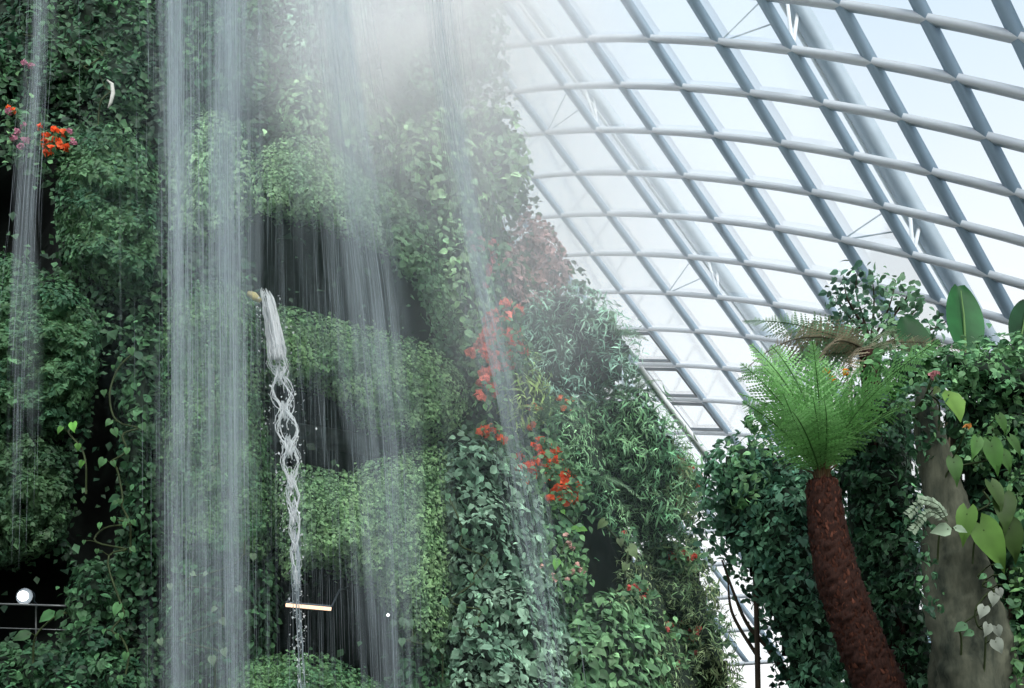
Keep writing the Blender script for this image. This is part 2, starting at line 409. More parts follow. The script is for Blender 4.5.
# ---- glass shell roof: nodes (rib i, purlin j) seen in the photograph
nodes = {(8,-1):(843,7),(9,-1):(927,19),(10,-1):(1015,36),
 (3,0):(533,42),(4,0):(590,40),(5,0):(651,39),(6,0):(719,42),(7,0):(790,49.5),(8,0):(872,61.5),(9,0):(960,80),
 (3,1):(565,88),(4,1):(623,86.5),(5,1):(684,88),(6,1):(750.5,94),(7,1):(821,103),(8,1):(904,119),(9,1):(991,140.5),
 (2,2):(548,130),(3,2):(600,130),(4,2):(656,130),(5,2):(715,135),(6,2):(782,142),(7,2):(853,155),(8,2):(935,173),(9,2):(1015,193),
 (2,3):(579,172.5),(3,3):(628.5,172.5),(4,3):(686,175),(5,3):(747,183),(6,3):(813,193),(7,3):(884,206),(8,3):(961,225),
 (1,4):(561,216),(2,4):(609,216),(3,4):(658,216),(4,4):(715,221),(5,4):(775,226),(6,4):(842,240),(7,4):(910.5,257),(8,4):(987,276),
 (1,5):(590,255),(2,5):(637,255),(3,5):(689.5,258),(4,5):(745.5,264),(5,5):(805,270),(6,5):(870,287),(7,5):(945,300),(8,5):(1013.6,321),
 (1,6):(622,292),(2,6):(668,292),(3,6):(719,296),(4,6):(774,304),(5,6):(836,318.5),
 (1,7):(651,330),(2,7):(696,330),(3,7):(749,337),(0,8):(638.6,364),(1,8):(675.5,365),(2,8):(724,369),
 (0,9):(663,398.5),(1,9):(703.5,400),(0,10):(686,434),(1,10):(730,434)}
ij = np.array(list(nodes.keys()), float); xy = np.array(list(nodes.values()), float)
def basis(i, j, cubic=True):
    b = [np.ones_like(i), i, j, i * i, i * j, j * j]
    if cubic: b += [i ** 3, i * i * j, i * j * j, j ** 3]
    return np.stack(b, -1)
cxy = np.linalg.lstsq(basis(ij[:, 0], ij[:, 1]), xy, rcond=None)[0]
# distance of the shell from the spacing of neighbouring ribs (cells are all the same width)
pts = []; inv = []
for (a, b), p in nodes.items():
    if (a + 1, b) in nodes:
        q = nodes[(a + 1, b)]; pts.append(((a + .5), b)); inv.append(math.hypot(q[0] - p[0], q[1] - p[1]) / F / 2.65)
pts = np.array(pts, float); inv = np.array(inv)
cin = np.linalg.lstsq(basis(pts[:, 0], pts[:, 1], False), inv, rcond=None)[0]
I0, I1, J0, J1 = -4, 13, -4, 17
def node(i, j):
    i = np.asarray(i, float); j = np.asarray(j, float)
    jc = np.clip(j, -2, 11); ic = np.clip(i, -1, 11)
    p = basis(ic, jc) @ cxy
    e = .5  # straight continuation past the part that can be seen
    gj = (basis(ic, jc) - basis(ic, jc - e)) @ cxy / e; gi = (basis(ic, jc) - basis(ic - e, jc)) @ cxy / e
    p = p + gj * (j - jc)[..., None] + gi * (i - ic)[..., None]
    v = np.maximum(basis(ic, jc, False) @ cin, 1 / 75.)
    return at(p[..., 0], p[..., 1], 1 / v)
jj = np.arange(J0, J1 + .01, .5); ii = np.arange(I0, I1 + .01, .5)
roof = link('ceiling', None); roof['kind'] = 'structure'
def outn(P): return nrm(P - CAMP)
for i in range(I0, I1 + 1):
    P = node(np.full(len(jj), float(i)), jj); P = P[P[:, 2] > -.5]
    m = MB(); m.beam(P, .30, .36, np.array([1.0, 0, 0])); m.build('rib', RIB, roof)
for j in range(J0, J1 + 1):
    P = node(ii, np.full(len(ii), float(j)))
    if P[:, 2].max() < 0: continue
    m = MB(); m.beam(P - outn(P) * .05, .23, .30, np.array([0, .3, 1.0])); m.build('purlin', PURL, roof)
# panes
m = MB()
for i in range(I0, I1):
    for j in range(J0, J1):
        q = node(np.array([i, i + 1, i + 1, i], float), np.array([j, j, j + 1, j + 1], float)); q = q + outn(q) * .3
        m.raw(q, [(0, 1, 2), (0, 2, 3)])
m.build('glass', GLASS, roof)
# outer arches standing off the shell, with the struts that brace them
def outer(i, j):
    P = node(np.asarray(i, float) + .42, j)
    return CAMP + (P - CAMP) * 1.05
for i, rows in ((3, (-2, 2, 6, 10)), (7, (-4, 0, 4, 8)), (11, (-2, 2, 6)), (-1, (2, 6, 10))):
    P = outer(np.full(len(jj), float(i)), jj)
    m = MB(); m.beam(P, .50, .6, np.array([1.0, 0, 0])); a = m.build('outer_arch', ARCH, roof)
    m = MB(); Q = outer(np.full(len(jj), i - .18), jj); m.beam(Q, .16, .2, np.array([1.0, 0, 0])); m.build('arch_rail', WHITEP, a)
    for r in rows:
        n0 = node(np.array([float(i)]), np.array([float(r)]))[0]
        for dj in (-.85, -1.25):
            e0 = outer(np.array([float(i)]), np.array([r + dj]))[0]
            m = MB(); m.tube([n0, e0], .075, 8); m.build('strut', WHITEP, a)
        n1 = node(np.array([float(i - 1)]), np.array([float(r)]))[0]
        for dj in (-.55, -1.0):
            e0 = outer(np.array([i - .35]), np.array([r + dj]))[0]
            m = MB(); m.tube([n1, e0], .035, 6); m.build('tie_rod', ARCH, a)
# opened vent panes along the lower edge
for (i, j) in ((0, 7), (0, 8), (0, 9)):
    q = node(np.array([i + .12, i + .92, i + .92, i + .12]), np.array([j + .12, j + .12, j + .88, j + .88])) 
    q = q - outn(q) * .35
    m = MB()
    for a, b in ((0, 1), (1, 2), (2, 3), (3, 0)): m.beam([q[a], (q[a] + q[b]) / 2, q[b]], .17, .17, np.array([.3, .2, 1.0]))
    m.build('vent_frame', DARKMETAL, roof)

# ------------------------------------------------------------------ hedges and shrubs of the mountain
# ------------------------------------------------------------------ hedges and shrubs of the mountain
HG = 'clipped green hedges on the mountain'
plant('shrub', 'dark tangled shrub filling the top left corner of the mountain', 'shrub',
      [(-60,-60),(150,-60),(162,40),(150,112),(112,118),(85,92),(60,105),(-60,112)], 'mid', G_DARK, 1.0, .3, size=1.0)
plant('hanging_vine', 'green curtain of creeper hanging left of the wide waterfall, under the orange flowers', 'vine',
      [(60,150),(85,125),(120,120),(150,140),(162,200),(158,292),(125,300),(95,282),(62,264),(54,205)], 'fig', G_LEFT, 1.4, .6, size=1.1)
plant('hedge', 'small pale hedge behind the thin waterfall at the left edge', 'hedge',
      [(-60,250),(18,252),(46,272),(36,306),(-60,310)], 'fig', G_LEFT, .8, .2)
plant('hedge', 'round dark green leafy mound at the left edge below the dark recess', 'hedge',
      [(-60,305),(10,286),(50,271),(84,290),(104,330),(98,382),(84,420),(60,442),(-60,432)], 'fig', G_LEFT, 1.7, .8, size=1.1)
plant('hedge', 'dark leafy mound at the left edge above the round white lamp', 'hedge',
      [(-60,428),(30,420),(62,442),(76,482),(68,535),(38,562),(-60,580)], 'fig', ((.022,.052,.026),(.05,.10,.042)), 1.5, .7, size=1.1)
plant('climbing_vine', 'loose climbing vine in a tall column beside the wide waterfall, left of it', 'vine',
      [(116,330),(148,305),(168,330),(164,480),(166,560),(140,604),(120,570),(114,450)], 'mid', G_DARK, .8, .4, size=1.1, dens=.7)
plant('climbing_vine', 'dark narrow vine column at bottom left, right of the white lamp', 'vine',
      [(70,565),(110,555),(130,600),(125,690),(62,700),(64,620)], 'mid', G_DARK, .9, .6)
plant('shrub', 'low dark shrub along the bottom left corner below the lamp', 'shrub',
      [(-60,645),(60,640),(150,650),(165,740),(-60,740)], 'mid', G_DARK, 1.0, .9)
plant('shrub', 'grey green shrub behind the top of the wide waterfall', 'shrub',
      [(158,-60),(268,-60),(285,60),(268,112),(210,105),(165,130)], 'mid', G_LEFT, 1.2, .4)
plant('hedge', 'pale hedge hanging behind the wide waterfall, above its ledge', 'hedge',
      [(165,150),(198,104),(240,114),(256,160),(252,225),(205,250),(167,240)], 'fig', G_PALE, 1.2, .4, group=HG)
plant('hedge', 'tall hedge wall behind the wide waterfall, rising to a straight ledge', 'hedge',
      [(165,292),(200,277),(248,288),(262,330),(262,400),(272,470),(284,540),(250,575),(172,560),(160,400)], 'moss', G_MID, 1.2, .8, group=HG, rcap=35)
plant('shrub', 'dark vine covered slope behind the foot of the wide waterfall', 'shrub',
      [(160,545),(255,545),(284,575),(275,640),(255,740),(160,740)], 'mid', G_DARK, .9, .7)
plant('shrub', 'small bright rounded bush high on the mountain, above the sloping hedge', 'shrub',
      [(272,98),(298,75),(328,82),(336,118),(318,142),(284,132)], 'mid', G_PALE, 1.0, .9)
plant('shrub', 'misty shrub at the top between the wide waterfall and the pale middle fall', 'shrub',
      [(262,-60),(370,-60),(378,50),(340,85),(282,82)], 'mid', G_TEAL, 1.2, .3)
plant('shrub', 'pale leafy shrub behind the upper middle waterfall', 'shrub',
      [(330,85),(372,70),(396,115),(400,165),(372,172),(338,140)], 'broad', G_PALE, 1.0, .5)
plant('hedge', 'sloping hedge roof over the large dark recess, upper of the three hedge tiers', 'hedge',
      [(250,215),(246,165),(285,130),(322,136),(368,172),(400,215),(392,262),(345,236),(300,222)], 'moss', G_PALE, 1.6, .9, group=HG, rcap=40)
plant('hedge', 'rounded hedge flank drooping over the right end of the large dark recess', 'hedge',
      [(362,180),(402,188),(432,235),(448,290),(462,338),(446,348),(430,330),(425,300),(395,268),(380,235)], 'fig', ((.055,.12,.06),(.10,.19,.085)), 1.5, 1.1, group=HG, rcap=35)
plant('hedge', 'bulging hedge tier between the two dark recesses, right of the white water jet', 'hedge',
      [(262,312),(285,303),(330,318),(392,332),(440,346),(470,382),(466,425),(432,446),(392,441),(356,426),(334,398),(302,386),(280,392),(266,360)], 'moss', G_HEDGE, 1.9, 1.0, group=HG, rcap=45)
plant('hedge', 'large hedge tier under the lower recess, reaching down to the warm strip light', 'hedge',
      [(270,470),(300,462),(345,475),(366,462),(402,449),(446,440),(458,480),(452,650),(425,660),(392,612),(350,575),(312,566),(284,590),(276,540)], 'moss', G_HEDGE, 1.6, 1.2, group=HG, rcap=50)
plant('hedge', 'low dark hedge mound at the bottom, below the warm strip light', 'hedge',
      [(225,668),(262,655),(312,652),(350,664),(392,692),(400,750),(215,750)], 'moss', G_MID, 1.3, 1.2, group=HG)
plant('shrub', 'dark shrub at the bottom beneath the large hedge tier', 'shrub',
      [(392,655),(440,630),(470,690),(470,750),(385,750)], 'mid', G_DARK, 1.0, 1.2)
plant('shrub', 'large rounded shrub with broad pale leaves in the middle of the slope', 'shrub',
      [[(440,448),(466,428),(502,440),(535,470),(552,520),(545,580),(500,600),(452,590),(440,520)], [(448,570),(500,580),(548,560),(566,610),(585,690),(590,750),(445,750)]], 'broad', G_TEAL, 1.6, 1.5, size=.78, dens=1.1)
plant('shrub', 'misty shrub at the very top beside the glass roof', 'shrub',
      [(375,-60),(500,-60),(506,40),(502,92),(432,102),(386,62)], 'mid', G_TEAL, 1.2, .2)
plant('shrub', 'misty bush on the upper right shoulder of the mountain against the glass', 'shrub',
      [(396,120),(440,108),(500,92),(522,120),(536,172),(520,218),(470,222),(422,200),(398,165)], 'broad', G_PALE, 1.2, .4)
plant('shrub', 'yellow green bush left of the pink flowers on the upper slope', 'shrub',
      [(436,215),(478,222),(498,300),(490,372),(468,382),(456,330),(440,280)], 'mid', G_PALE, 1.0, .7, size=1.1)
plant('shrub', 'reddish leaved shrub on the right outline of the mountain', 'shrub',
      [(502,235),(534,205),(560,240),(577,282),(540,312),(505,295)], 'fig', G_RED, 1.0, .5, size=1.1)
plant('shrub', 'feathery blue green bush standing out against the glass roof', 'shrub',
      [(515,300),(560,279),(600,290),(634,318),(642,360),(624,402),(566,410),(520,380)], 'fine', ((.12,.23,.17),(.26,.40,.30)), 2.0, .8, size=.9, lumpy=.6, lsc=50)
plant('shrub', 'drooping yellow green shrub right of the red flower spray', 'shrub',
      [(494,352),(530,343),(556,370),(552,422),(520,432),(490,402)], 'strap', G_YEL, .9, 1.2)
plant('shrub', 'broad slope of drooping fern like foliage under the feathery bush', 'shrub',
      [[(548,402),(620,385),(652,390),(692,440),(700,490),(690,540),(640,565),(604,520),(565,470),(545,440)]], 'strap', ((.07,.17,.085),(.18,.31,.155)), 1.9, .9, dens=1.3, size=.72, lumpy=.6, lsc=55)
plant('shrub', 'brownish green shrub with red tips at the right foot of the mountain', 'shrub',
      [[(622,540),(692,520),(720,590),(738,650),(750,750),(660,750),(645,640),(612,600)], [(655,430),(690,445),(706,500),(690,530),(655,520)]], 'strap', ((.06,.11,.05),(.14,.18,.085)), 1.4, .8, size=.6, lumpy=.6)
plant('shrub', 'rounded shrub of light green round leaves at the bottom right of the mountain', 'shrub',
      [(574,615),(600,590),(640,594),(666,630),(676,690),(672,750),(565,750),(560,660)], 'broad', ((.07,.15,.07),(.13,.24,.11)), 1.4, 1.5, size=1.0, dens=1.2)
plant('shrub', 'dark leafy shrub with pale blossoms left of the black hollow', 'shrub',
      [(500,440),(550,440),(574,480),(578,540),(590,600),(562,612),(535,560),(512,480)], 'broad', G_MID, .9, 1.0, size=.9)
# creeping ground cover between the mounds, leaving the recesses bare
mb = MB(); n = 48000
x = rng.uniform(-120, 740, n); y = rng.uniform(-80, 740, n)
right = np.interp(y, [0, 100, 210, 310, 380, 460, 680], [500, 515, 540, 610, 640, 690, 735]); k = x < right
for c in CAVES: k &= ~((sdist(chaikin(c, 1), x, y) > -4) & (rng.random(n) > .03))
x = x[k]; y = y[k]; n = len(x); Yd = surfY(x, y); P = at(x, y, Yd - rng.uniform(.1, .55, n) - .3 * (1 + lump(x, y, 40, 77)))
Z = nrm(rnd(n) * .5 + np.array([.15, -1, .5])); X, Yv, Z = rot_frame(Z, rnd(n) * .8 + np.array([0, 0, -.8]))
mb.leaves(SMALL, P, X, Yv, Z, 7.5 * Yd / F * np.exp(rng.normal(size=n) * .3), leaf_cols(n, x, y, (.012,.034,.018), (.04,.09,.04), .4, 11, 70), 0)
tag(mb.build('creeping_ivy', LEAF), 'creeping green ground cover spread over the mountain between hedges and shrubs', 'ivy', kind='stuff')
# grey ledge seen inside the lower recess
m = MB(); x = np.linspace(268, 440, 26); yb = 418 + (x - 268) * .16
Yl = surfY(x, yb) - .35
for k, dy in enumerate((0, 14, 30)): pass
P = [at(x, yb + d, Yl + e) for d, e in ((0, .5), (2, 0), (13, .05), (17, .25), (22, .7))]
V = np.stack(P, 1).reshape(-1, 3); n = 5; f = []
for i in range(len(x) - 1):
    for j in range(n - 1):
        a = i * n + j; f += [(a, a + 1, a + n + 1), (a, a + n + 1, a + n)]
m.raw(V, f); tag(m.build('rock_ledge', LEDGE, smooth=True), 'wet grey rock ledge curving inside the lower dark recess', 'ledge')

# ------------------------------------------------------------------ flowering plants
PET = [(-.30, .5), (0, 1), (.30, .5)]
def petal_clump(mb, c, r, n, col, var=.2):
    """a flower head: n small petals around c"""
    d = nrm(rnd(n) + np.array([0, -.7, .2])); P = c + d * r * rng.uniform(.1, .6, n)[:, None]
    X, Y, Z = rot_frame(nrm(d + rnd(n) * .3), rnd(n) + np.array([0, 0, .3]))
    mb.leaves(SMALL, P, X, Y, Z, r * rng.uniform(.7, 1.2, n), np.array(col) * np.exp(rng.normal(size=(n, 1)) * var), 0, 1.5)
def flowering(name, label, spots, col, r_px, off, leafpal=G_MID, Y=None, n=16, leafstyle='broad', part='flower'):
    """spots: pixel places of the flower heads"""
    sp = np.array(spots, float); Yd = (surfY(sp[:, 0], sp[:, 1]) if Y is None else np.full(len(sp), float(Y))) - off
    P = at(sp[:, 0], sp[:, 1], Yd); base = P.mean(0) + np.array([0, .5, -.25])
    t = thing(name, label, 'flower', base)
    # leaves and stems behind the heads
    mb = MB(); st = MB()
    for p, yd in zip(P, Yd):
        q = p + np.array([0, .12, -.04]) + rnd(14) * np.array([.18, .08, .16]) ; m = len(q)
        Z = nrm(rnd(m) * .6 + np.array([0, -.7, .6])); X, Yv, Z = rot_frame(Z, rnd(m) + np.array([0, 0, -.5]))
        mb.leaves(OVATE, q, X, Yv, Z, 8 * yd / F, leaf_cols(m, q[:, 0] * 9, q[:, 2] * 9, *leafpal), 0)
        mid = (p + base) / 2 + np.array([0, 0, -.05]); st.tube([base + rnd(1)[0] * .03, mid, p], [.014, .01, .006], 5, (.05, .08, .03))
    mb.build('foliage', LEAF, t); st.build('stem', LEAF, t)
    for p, yd in zip(P, Yd):
        m = MB(); petal_clump(m, p, r_px * yd / F, n, col); m.build(part, PETAL, t)
    return t
ORANGE = (.85, .13, .035); CORAL = (.85, .24, .17); PINK = (.62, .26, .36); PINKW = (.75, .48, .42); RED = (.55, .08, .05); ROSE = (.60, .22, .24)
def spray(pts, jitter, n):
    out = []
    pts = np.array(pts, float)
    for _ in range(n):
        k = rng.uniform(0, len(pts) - 1); i = int(k); p = pts[i] + (pts[min(i + 1, len(pts) - 1)] - pts[i]) * (k - i)
        out.append(tuple(p + rng.normal(size=2) * jitter))
    return out
flowering('orange_flower_plant', 'cluster of vivid orange blossoms at upper left, beside pink ones', [(40,128),(46,136),(52,140),(58,142),(45,143),(52,149),(60,146),(66,148),(55,131),(47,153),(64,133)], ORANGE, 5, 1.5)
flowering('pink_flower_plant', 'mauve pink blossoms at the left edge next to the orange cluster', [(18,132),(24,126),(13,138),(26,140),(21,147),(69,132),(73,142),(10,112),(24,64),(31,66)], PINK, 4.5, 1.4)
flowering('orange_flower_plant', 'single orange bloom at the far left edge above the pink blossoms', [(9,109),(13,111)], ORANGE, 4, 1.4)
flowering('rose_flower_plant', 'dusty pink flower spray high on the slope beside the narrow right waterfall', spray([(466,238),(484,242),(490,262),(498,285)], 5, 20), ROSE, 4.5, 1.5)
flowering('coral_flower_plant', 'long coral red flower spray in the middle of the slope, tallest of the red clusters', spray([(500,308),(505,325),(488,345),(500,350),(515,345),(488,362),(492,385)], 8, 90), CORAL, 7.2, 3.2)
flowering('orange_flower_plant', 'small orange flower head on top of the big pale leaved shrub', [(484,430),(490,428),(496,432),(487,435),(499,438),(505,440),(480,432)], (.85,.16,.06), 5, 2.6)
flowering('orange_flower_plant', 'large bright orange blossom mass left of the black hollow', spray([(525,462),(535,470),(548,468),(552,450),(560,465),(566,478),(572,484),(560,492),(568,500)], 5.5, 75), ORANGE, 5.6, 2.3)
flowering('orange_flower_plant', 'small orange tuft above the large orange blossom mass', [(560,398),(566,402),(571,400),(563,408),(568,410)], (.70,.2,.09), 4, 2.0)
flowering('orange_flower_plant', 'faint orange tuft beside the narrow right waterfall, under the red spray', [(528,408),(534,406),(540,410),(530,428),(533,425),(500,440),(504,443)], (.70,.2,.09), 4, 2.0)
flowering('pale_flower_plant', 'cream pink blossoms scattered left of the black hollow, under the orange mass', [(547,497),(549,503),(565,535),(569,543),(572,548),(577,565),(580,570),(583,572),(553,575),(567,580),(573,572),(533,567),(541,566),(524,538),(517,540),(554,580)], PINKW, 3.4, 2.1)
flowering('red_flower_plant', 'red speckled flowers on the right edge of the mountain, beside the dark tree', spray([(688,450),(690,470),(686,488),(670,492),(682,500)], 6, 22), RED, 3.6, 1.6)
flowering('red_flower_plant', 'row of small red flowers below the right edge speckles', spray([(668,552),(682,556),(694,556)], 4, 14), RED, 3.4, 1.8)
flowering('red_flower_plant', 'red flower cluster at bottom right beside the round leaved shrub', spray([(668,622),(680,630),(692,630),(684,636)], 6, 26), (.6,.13,.11), 3.6, 1.9)
flowering('red_flower_plant', 'lowest small red flowers at the right foot of the mountain', [(690,655),(696,653),(700,656),(678,662),(676,668)], (.5,.12,.11), 3.4, 1.9)
flowering('red_flower_plant', 'few tiny red flowers at the lip of the black hollow', [(624,533),(629,588),(634,586),(638,588),(643,597),(646,592)], (.6,.12,.10), 3.4, 2.0)

# ------------------------------------------------------------------ ferns
def frond_mesh(mb, L, wid, npair, droop, curl, col1, col2, n_sub=4, ang=62, stalk=.12, up=0.0):
    """one frond along +Y, arching up then drooping towards -Z"""
    t = np.linspace(0, 1, npair + 2); y = L * (t - .12 * t ** 2 * droop); z = L * (up * t - droop * t ** 2.2 * .55)
    x = L * curl * t ** 2; P = np.stack([x, y, z], -1)
    mb.tube(P, np.linspace(.016, .004, len(t)) * (L / 1.5) ** .5, 4, np.array(col1) * .45)
    tg = nrm(np.gradient(P, axis=0)); side = nrm(np.cross(tg, np.array([0, 0, 1.0]))); nn = np.cross(side, tg)
    prof = lambda s: np.sin(np.pi * np.clip((s - stalk) / (1 - stalk), 0, 1) ** .62) ** .8 * (1 - .15 * s)
    for sgn in (-1, 1):
        s = t[1:-1]; k = s > stalk; s = s[k]; m = len(s)
        b = P[1:-1][k]; l = wid * prof(s) + .01
        a = math.radians(ang) * (1 - .25 * s)[:, None]
        d = nrm(side[1:-1][k] * sgn * np.sin(a) + tg[1:-1][k] * np.cos(a) - nn[1:-1][k] * .12 + rnd(m) * .05)
        Z = nrm(nn[1:-1][k] + side[1:-1][k] * sgn * .15 + rnd(m) * .12)
        X, Yv, Z = rot_frame(Z, d)
        c = np.array(col1) * (1 - s[:, None]) + np.array(col2) * s[:, None]; c = c * np.exp(rng.normal(size=(m, 1)) * .12)
        mb.leaves(PINNA, b, X, Yv, Z, l, c, 0, (L * .92 / npair / np.maximum(l, .02)) * 1.25)
def pinna():
    """a saw edged leaflet, 1 long; width in units of spacing"""
    v = [(0, 0, 0)]; f = []; n = 6
    for k in range(n):
        y0 = k / n; y1 = (k + .8) / n; wv = .52 * (1 - .75 * (k / n) ** 1.5)
        v += [(0, y0, 0), (-wv, y1, -.01), (wv, y1, -.01), (0, (k + 1) / n, -.04 * ((k + 1) / n) ** 2)]
        b = 1 + 4 * k; f += [(b, b + 3, b + 1), (b, b + 2, b + 3)]
    return T(v, f)
PINNA = pinna()
def frond_obj(parent, loc, az, el, mesh, roll=0, sc=1.0, name='frond'):
    o = link(name, mesh, parent); o.location = loc
    from mathutils import Euler, Matrix
    M = Matrix.Rotation(az, 4, 'Z') @ Matrix.Rotation(el, 4, 'X') @ Matrix.Rotation(roll, 4, 'Y')
    o.rotation_euler = M.to_euler(); o.scale = (sc, sc, sc); return o
def aim(parent_loc, target):
    """azimuth and elevation from a base point to a target"""
    d = np.array(target) - np.array(parent_loc); return math.atan2(-d[0], d[1]), math.atan2(d[2], math.hypot(d[0], d[1])), np.linalg.norm(d)
SLOPE = []
for k in range(4):
    m = MB(); frond_mesh(m, 1.3, .26, 22, .9 + .15 * k, .1 * (k - 1.5), (.13, .27, .15), (.25, .41, .22), ang=60, stalk=.05); SLOPE.append(m.mesh('frond', FROND))
def rock_fern(label, x, y, off, n, sc, spread=2.4, Y=None, group=None):
    Yd = (surfY(np.array([x * 1.0]), np.array([y * 1.0]))[0] if Y is None else Y) - off
    base = at(x, y, Yd); t = thing('fern', label, 'fern', base, group)
    m = MB(); m.tube([(0, .25, -.05), (0, 0, 0)], [.07, .04], 6, (.05, .035, .02)); link('crown', m.mesh('crown', BARK), t)
    for k in range(n):
        az = math.pi + (k / max(n - 1, 1) - .5) * spread * 2 + random.uniform(-.2, .2)
        frond_obj(t, (0, 0, 0), az, random.uniform(.2, .8), SLOPE[k % 4], random.uniform(-.3, .3), sc * random.uniform(.75, 1.15))
    return t
FG = 'drooping ferns on the right slope'
for lab, x, y, off, n, sc in [
    ('teal fern arching on the right slope just below the feathery bush', 602, 398, 1.6, 9, 1.0),
    ('fern against the white roof edge, highest on the right outline of the slope', 638, 392, 1.2, 9, .9),
    ('fern with long arching fronds in the middle of the right slope', 610, 448, 2.0, 10, 1.1),
    ('fern over the top of the black hollow', 590, 480, 2.1, 10, 1.0),
    ('fern right of the black hollow, fronds hanging beside the rough brownish shrub', 645, 500, 1.9, 9, 1.0),
    ('fern at the right rim of the slope next to the red speckled flowers', 664, 455, 1.6, 9, .9),
    ('low fern under the red flower row on the right slope', 655, 575, 1.9, 8, .8),
    ('feathery fern on the left shoulder of the blue green bush', 560, 330, 1.9, 9, .9),
    ('feathery fern at the right end of the blue green bush, touching the glass roof', 612, 335, 1.8, 10, .9),
    ('pale fern hanging left of the drooping yellow green shrub', 540, 420, 2.1, 8, .8),
    ('pale fern high on the shoulder above the dusty pink flowers', 480, 190, 1.3, 8, .8)]:
    rock_fern(lab, x, y, off, n, sc)

# ------------------------------------------------------------------ big leaved climbers on the mountain
def big_leaf_plant(name, label, leaves, off, col, cat='climber', T_=HEART, Y=None, stemcol=(.04, .06, .02), mat_=LEAF_GLOSS, part='leaf', base=None, ext=30, scale=None):
    if scale is None: scale = .74 if Y is None else 1.0
    """leaves: (x, y, size px, tip angle degrees from straight down, brightness)"""
    A = np.array([(l[0], l[1]) for l in leaves], float)
    Yd = (surfY(A[:, 0], A[:, 1]) if Y is None else np.full(len(A), float(Y))) - off
    P = at(A[:, 0], A[:, 1], Yd); order = np.argsort(-A[:, 1])
    b = P[order[0]] + np.array([0, .3, -ext * Yd.mean() / F]) if base is None else np.array(base, float)
    t = thing(name, label, cat, b)
    st = MB(); spine = np.vstack([[b], P[order] + np.array([0, .22, 0])])
    if len(spine) > 2:
        u = np.linspace(0, len(spine) - 1, len(spine) * 4); i = np.minimum(u.astype(int), len(spine) - 2); w_ = (u - i)[:, None]
        sp = spine[i] * (1 - w_) + spine[i + 1] * w_
        ker = np.array([.25, .5, .25]); 
        for _ in range(3): sp[1:-1] = sp[:-2] * .25 + sp[1:-1] * .5 + sp[2:] * .25
    else: sp = spine
    st.tube(sp, .022 * Yd.mean() / 20, 5, stemcol)
    for p, l in zip(P, leaves): 
        q = sp[np.argmin(((sp - p) ** 2).sum(1))]; st.tube([q, (p + q) / 2 + np.array([0, 0, .02]), p], .008 * Yd.mean() / 20 + .003, 4, stemcol)
    st.build('stem', LEAF, t)
    for p, l, yd in zip(P, leaves, Yd):
        s = l[2] * scale * yd / F; a = math.radians(l[3])
        tip = np.array([[math.sin(a), -.25, -math.cos(a)]]); Z = nrm(np.array([[.25 * math.sin(a * 1.7 + l[0]), -1.0, .35]]) + rnd(1) * .12)
        X, Yv, Z = rot_frame(Z, tip); m = MB()
        m.leaves(T_, p[None] - Yv * s * .2, X, Yv, Z, s, np.array([col]) * l[4]); m.build(part, mat_, t)
    return t
LG = (.075, .19, .07); LB = (.12, .33, .06); LP = (.20, .30, .18)
big_leaf_plant('pothos', 'climber with one bright lime leaf against the left leafy mound', [(73,424,14,10,1.5),(61,428,11,-30,.7),(78,445,10,5,.6),(82,462,10,-20,.7)], 2.6, LB)
big_leaf_plant('pothos', 'climber with large pale green leaves in the dark gap left of the wide waterfall', [(131,349,11,20,1.1),(120,358,8,0,.9),(113,366,6,0,1.3),(104,391,10,10,.8),(110,421,11,-30,.9),(114,430,12,30,1.1),(103,460,13,-20,1.1),(113,462,9,30,.9),(127,449,10,0,1.2),(142,425,13,35,.7),(120,500,8,0,.7),(127,520,9,10,.8),(116,502,8,-40,.6)], 1.7, LG)
big_leaf_plant('pothos', 'climber with scattered pale leaves at the foot of the dark gap, bottom left', [(100,524,9,-10,1.5),(113,518,8,30,1.1),(125,523,9,-10,1.4),(133,521,8,30,1.3),(132,548,9,50,1.2),(97,550,7,0,.8),(118,606,17,-25,1.5),(121,614,8,20,1.3),(104,630,7,0,1.0),(117,635,8,15,1.1),(126,654,11,-10,1.2),(120,677,9,0,1.3),(84,541,6,0,.9)], 1.9, LG)
big_leaf_plant('taro', 'two dark banana like leaves by the railing below the white lamp', [(52,613,24,-55,1.0),(28,634,24,-60,.5),(62,612,18,-48,.5)], 2.4, (.06,.17,.06), 'plant', OVATE)
big_leaf_plant('pothos', 'pale leaves of a climber low on the large hedge tier beside the tiny lamp', [(403,620,12,-20,1.0),(410,622,12,20,1.1),(402,640,11,0,1.3),(394,622,10,-30,.7),(413,638,9,30,.6),(428,644,11,10,.9),(434,648,8,0,1.1),(442,650,7,20,.9)], 2.7, (.12,.22,.13))
big_leaf_plant('pothos', 'climber with heart shaped leaves down the front of the big pale leaved shrub', [(445,600,12,15,.9),(462,606,12,20,1.1),(484,608,12,25,1.2),(475,618,11,0,1.0),(455,628,10,-10,.9),(484,625,12,30,1.0),(470,575,11,10,1.2),(478,580,10,-20,.8),(494,556,11,15,1.0),(455,545,10,10,1.0),(465,530,10,-20,1.2),(448,495,9,0,1.3),(505,655,12,20,1.1)], 3.3, (.10,.22,.12))
big_leaf_plant('pothos', 'climber with light leaves scattered behind the wide waterfall', [(211,365,7,0,1.0),(214,468,10,-30,1.1),(160,640,10,20,1.0),(224,650,12,20,.9),(212,658,13,10,1.1),(215,608,10,-50,1.0),(170,585,9,10,1.1),(192,573,8,60,1.2),(206,573,8,-60,1.2),(238,588,10,50,1.2),(222,620,11,40,.9),(253,555,10,10,1.0)], 2.2, LP)
big_leaf_plant('climbing_plant', 'hanging olive leaf with a thin bare stalk across the black hollow', [(604,522,15,-55,1.0),(630,548,20,35,1.2),(626,565,12,-25,1.1),(620,540,12,10,.7)], 2.6, (.12,.19,.08), base=None)
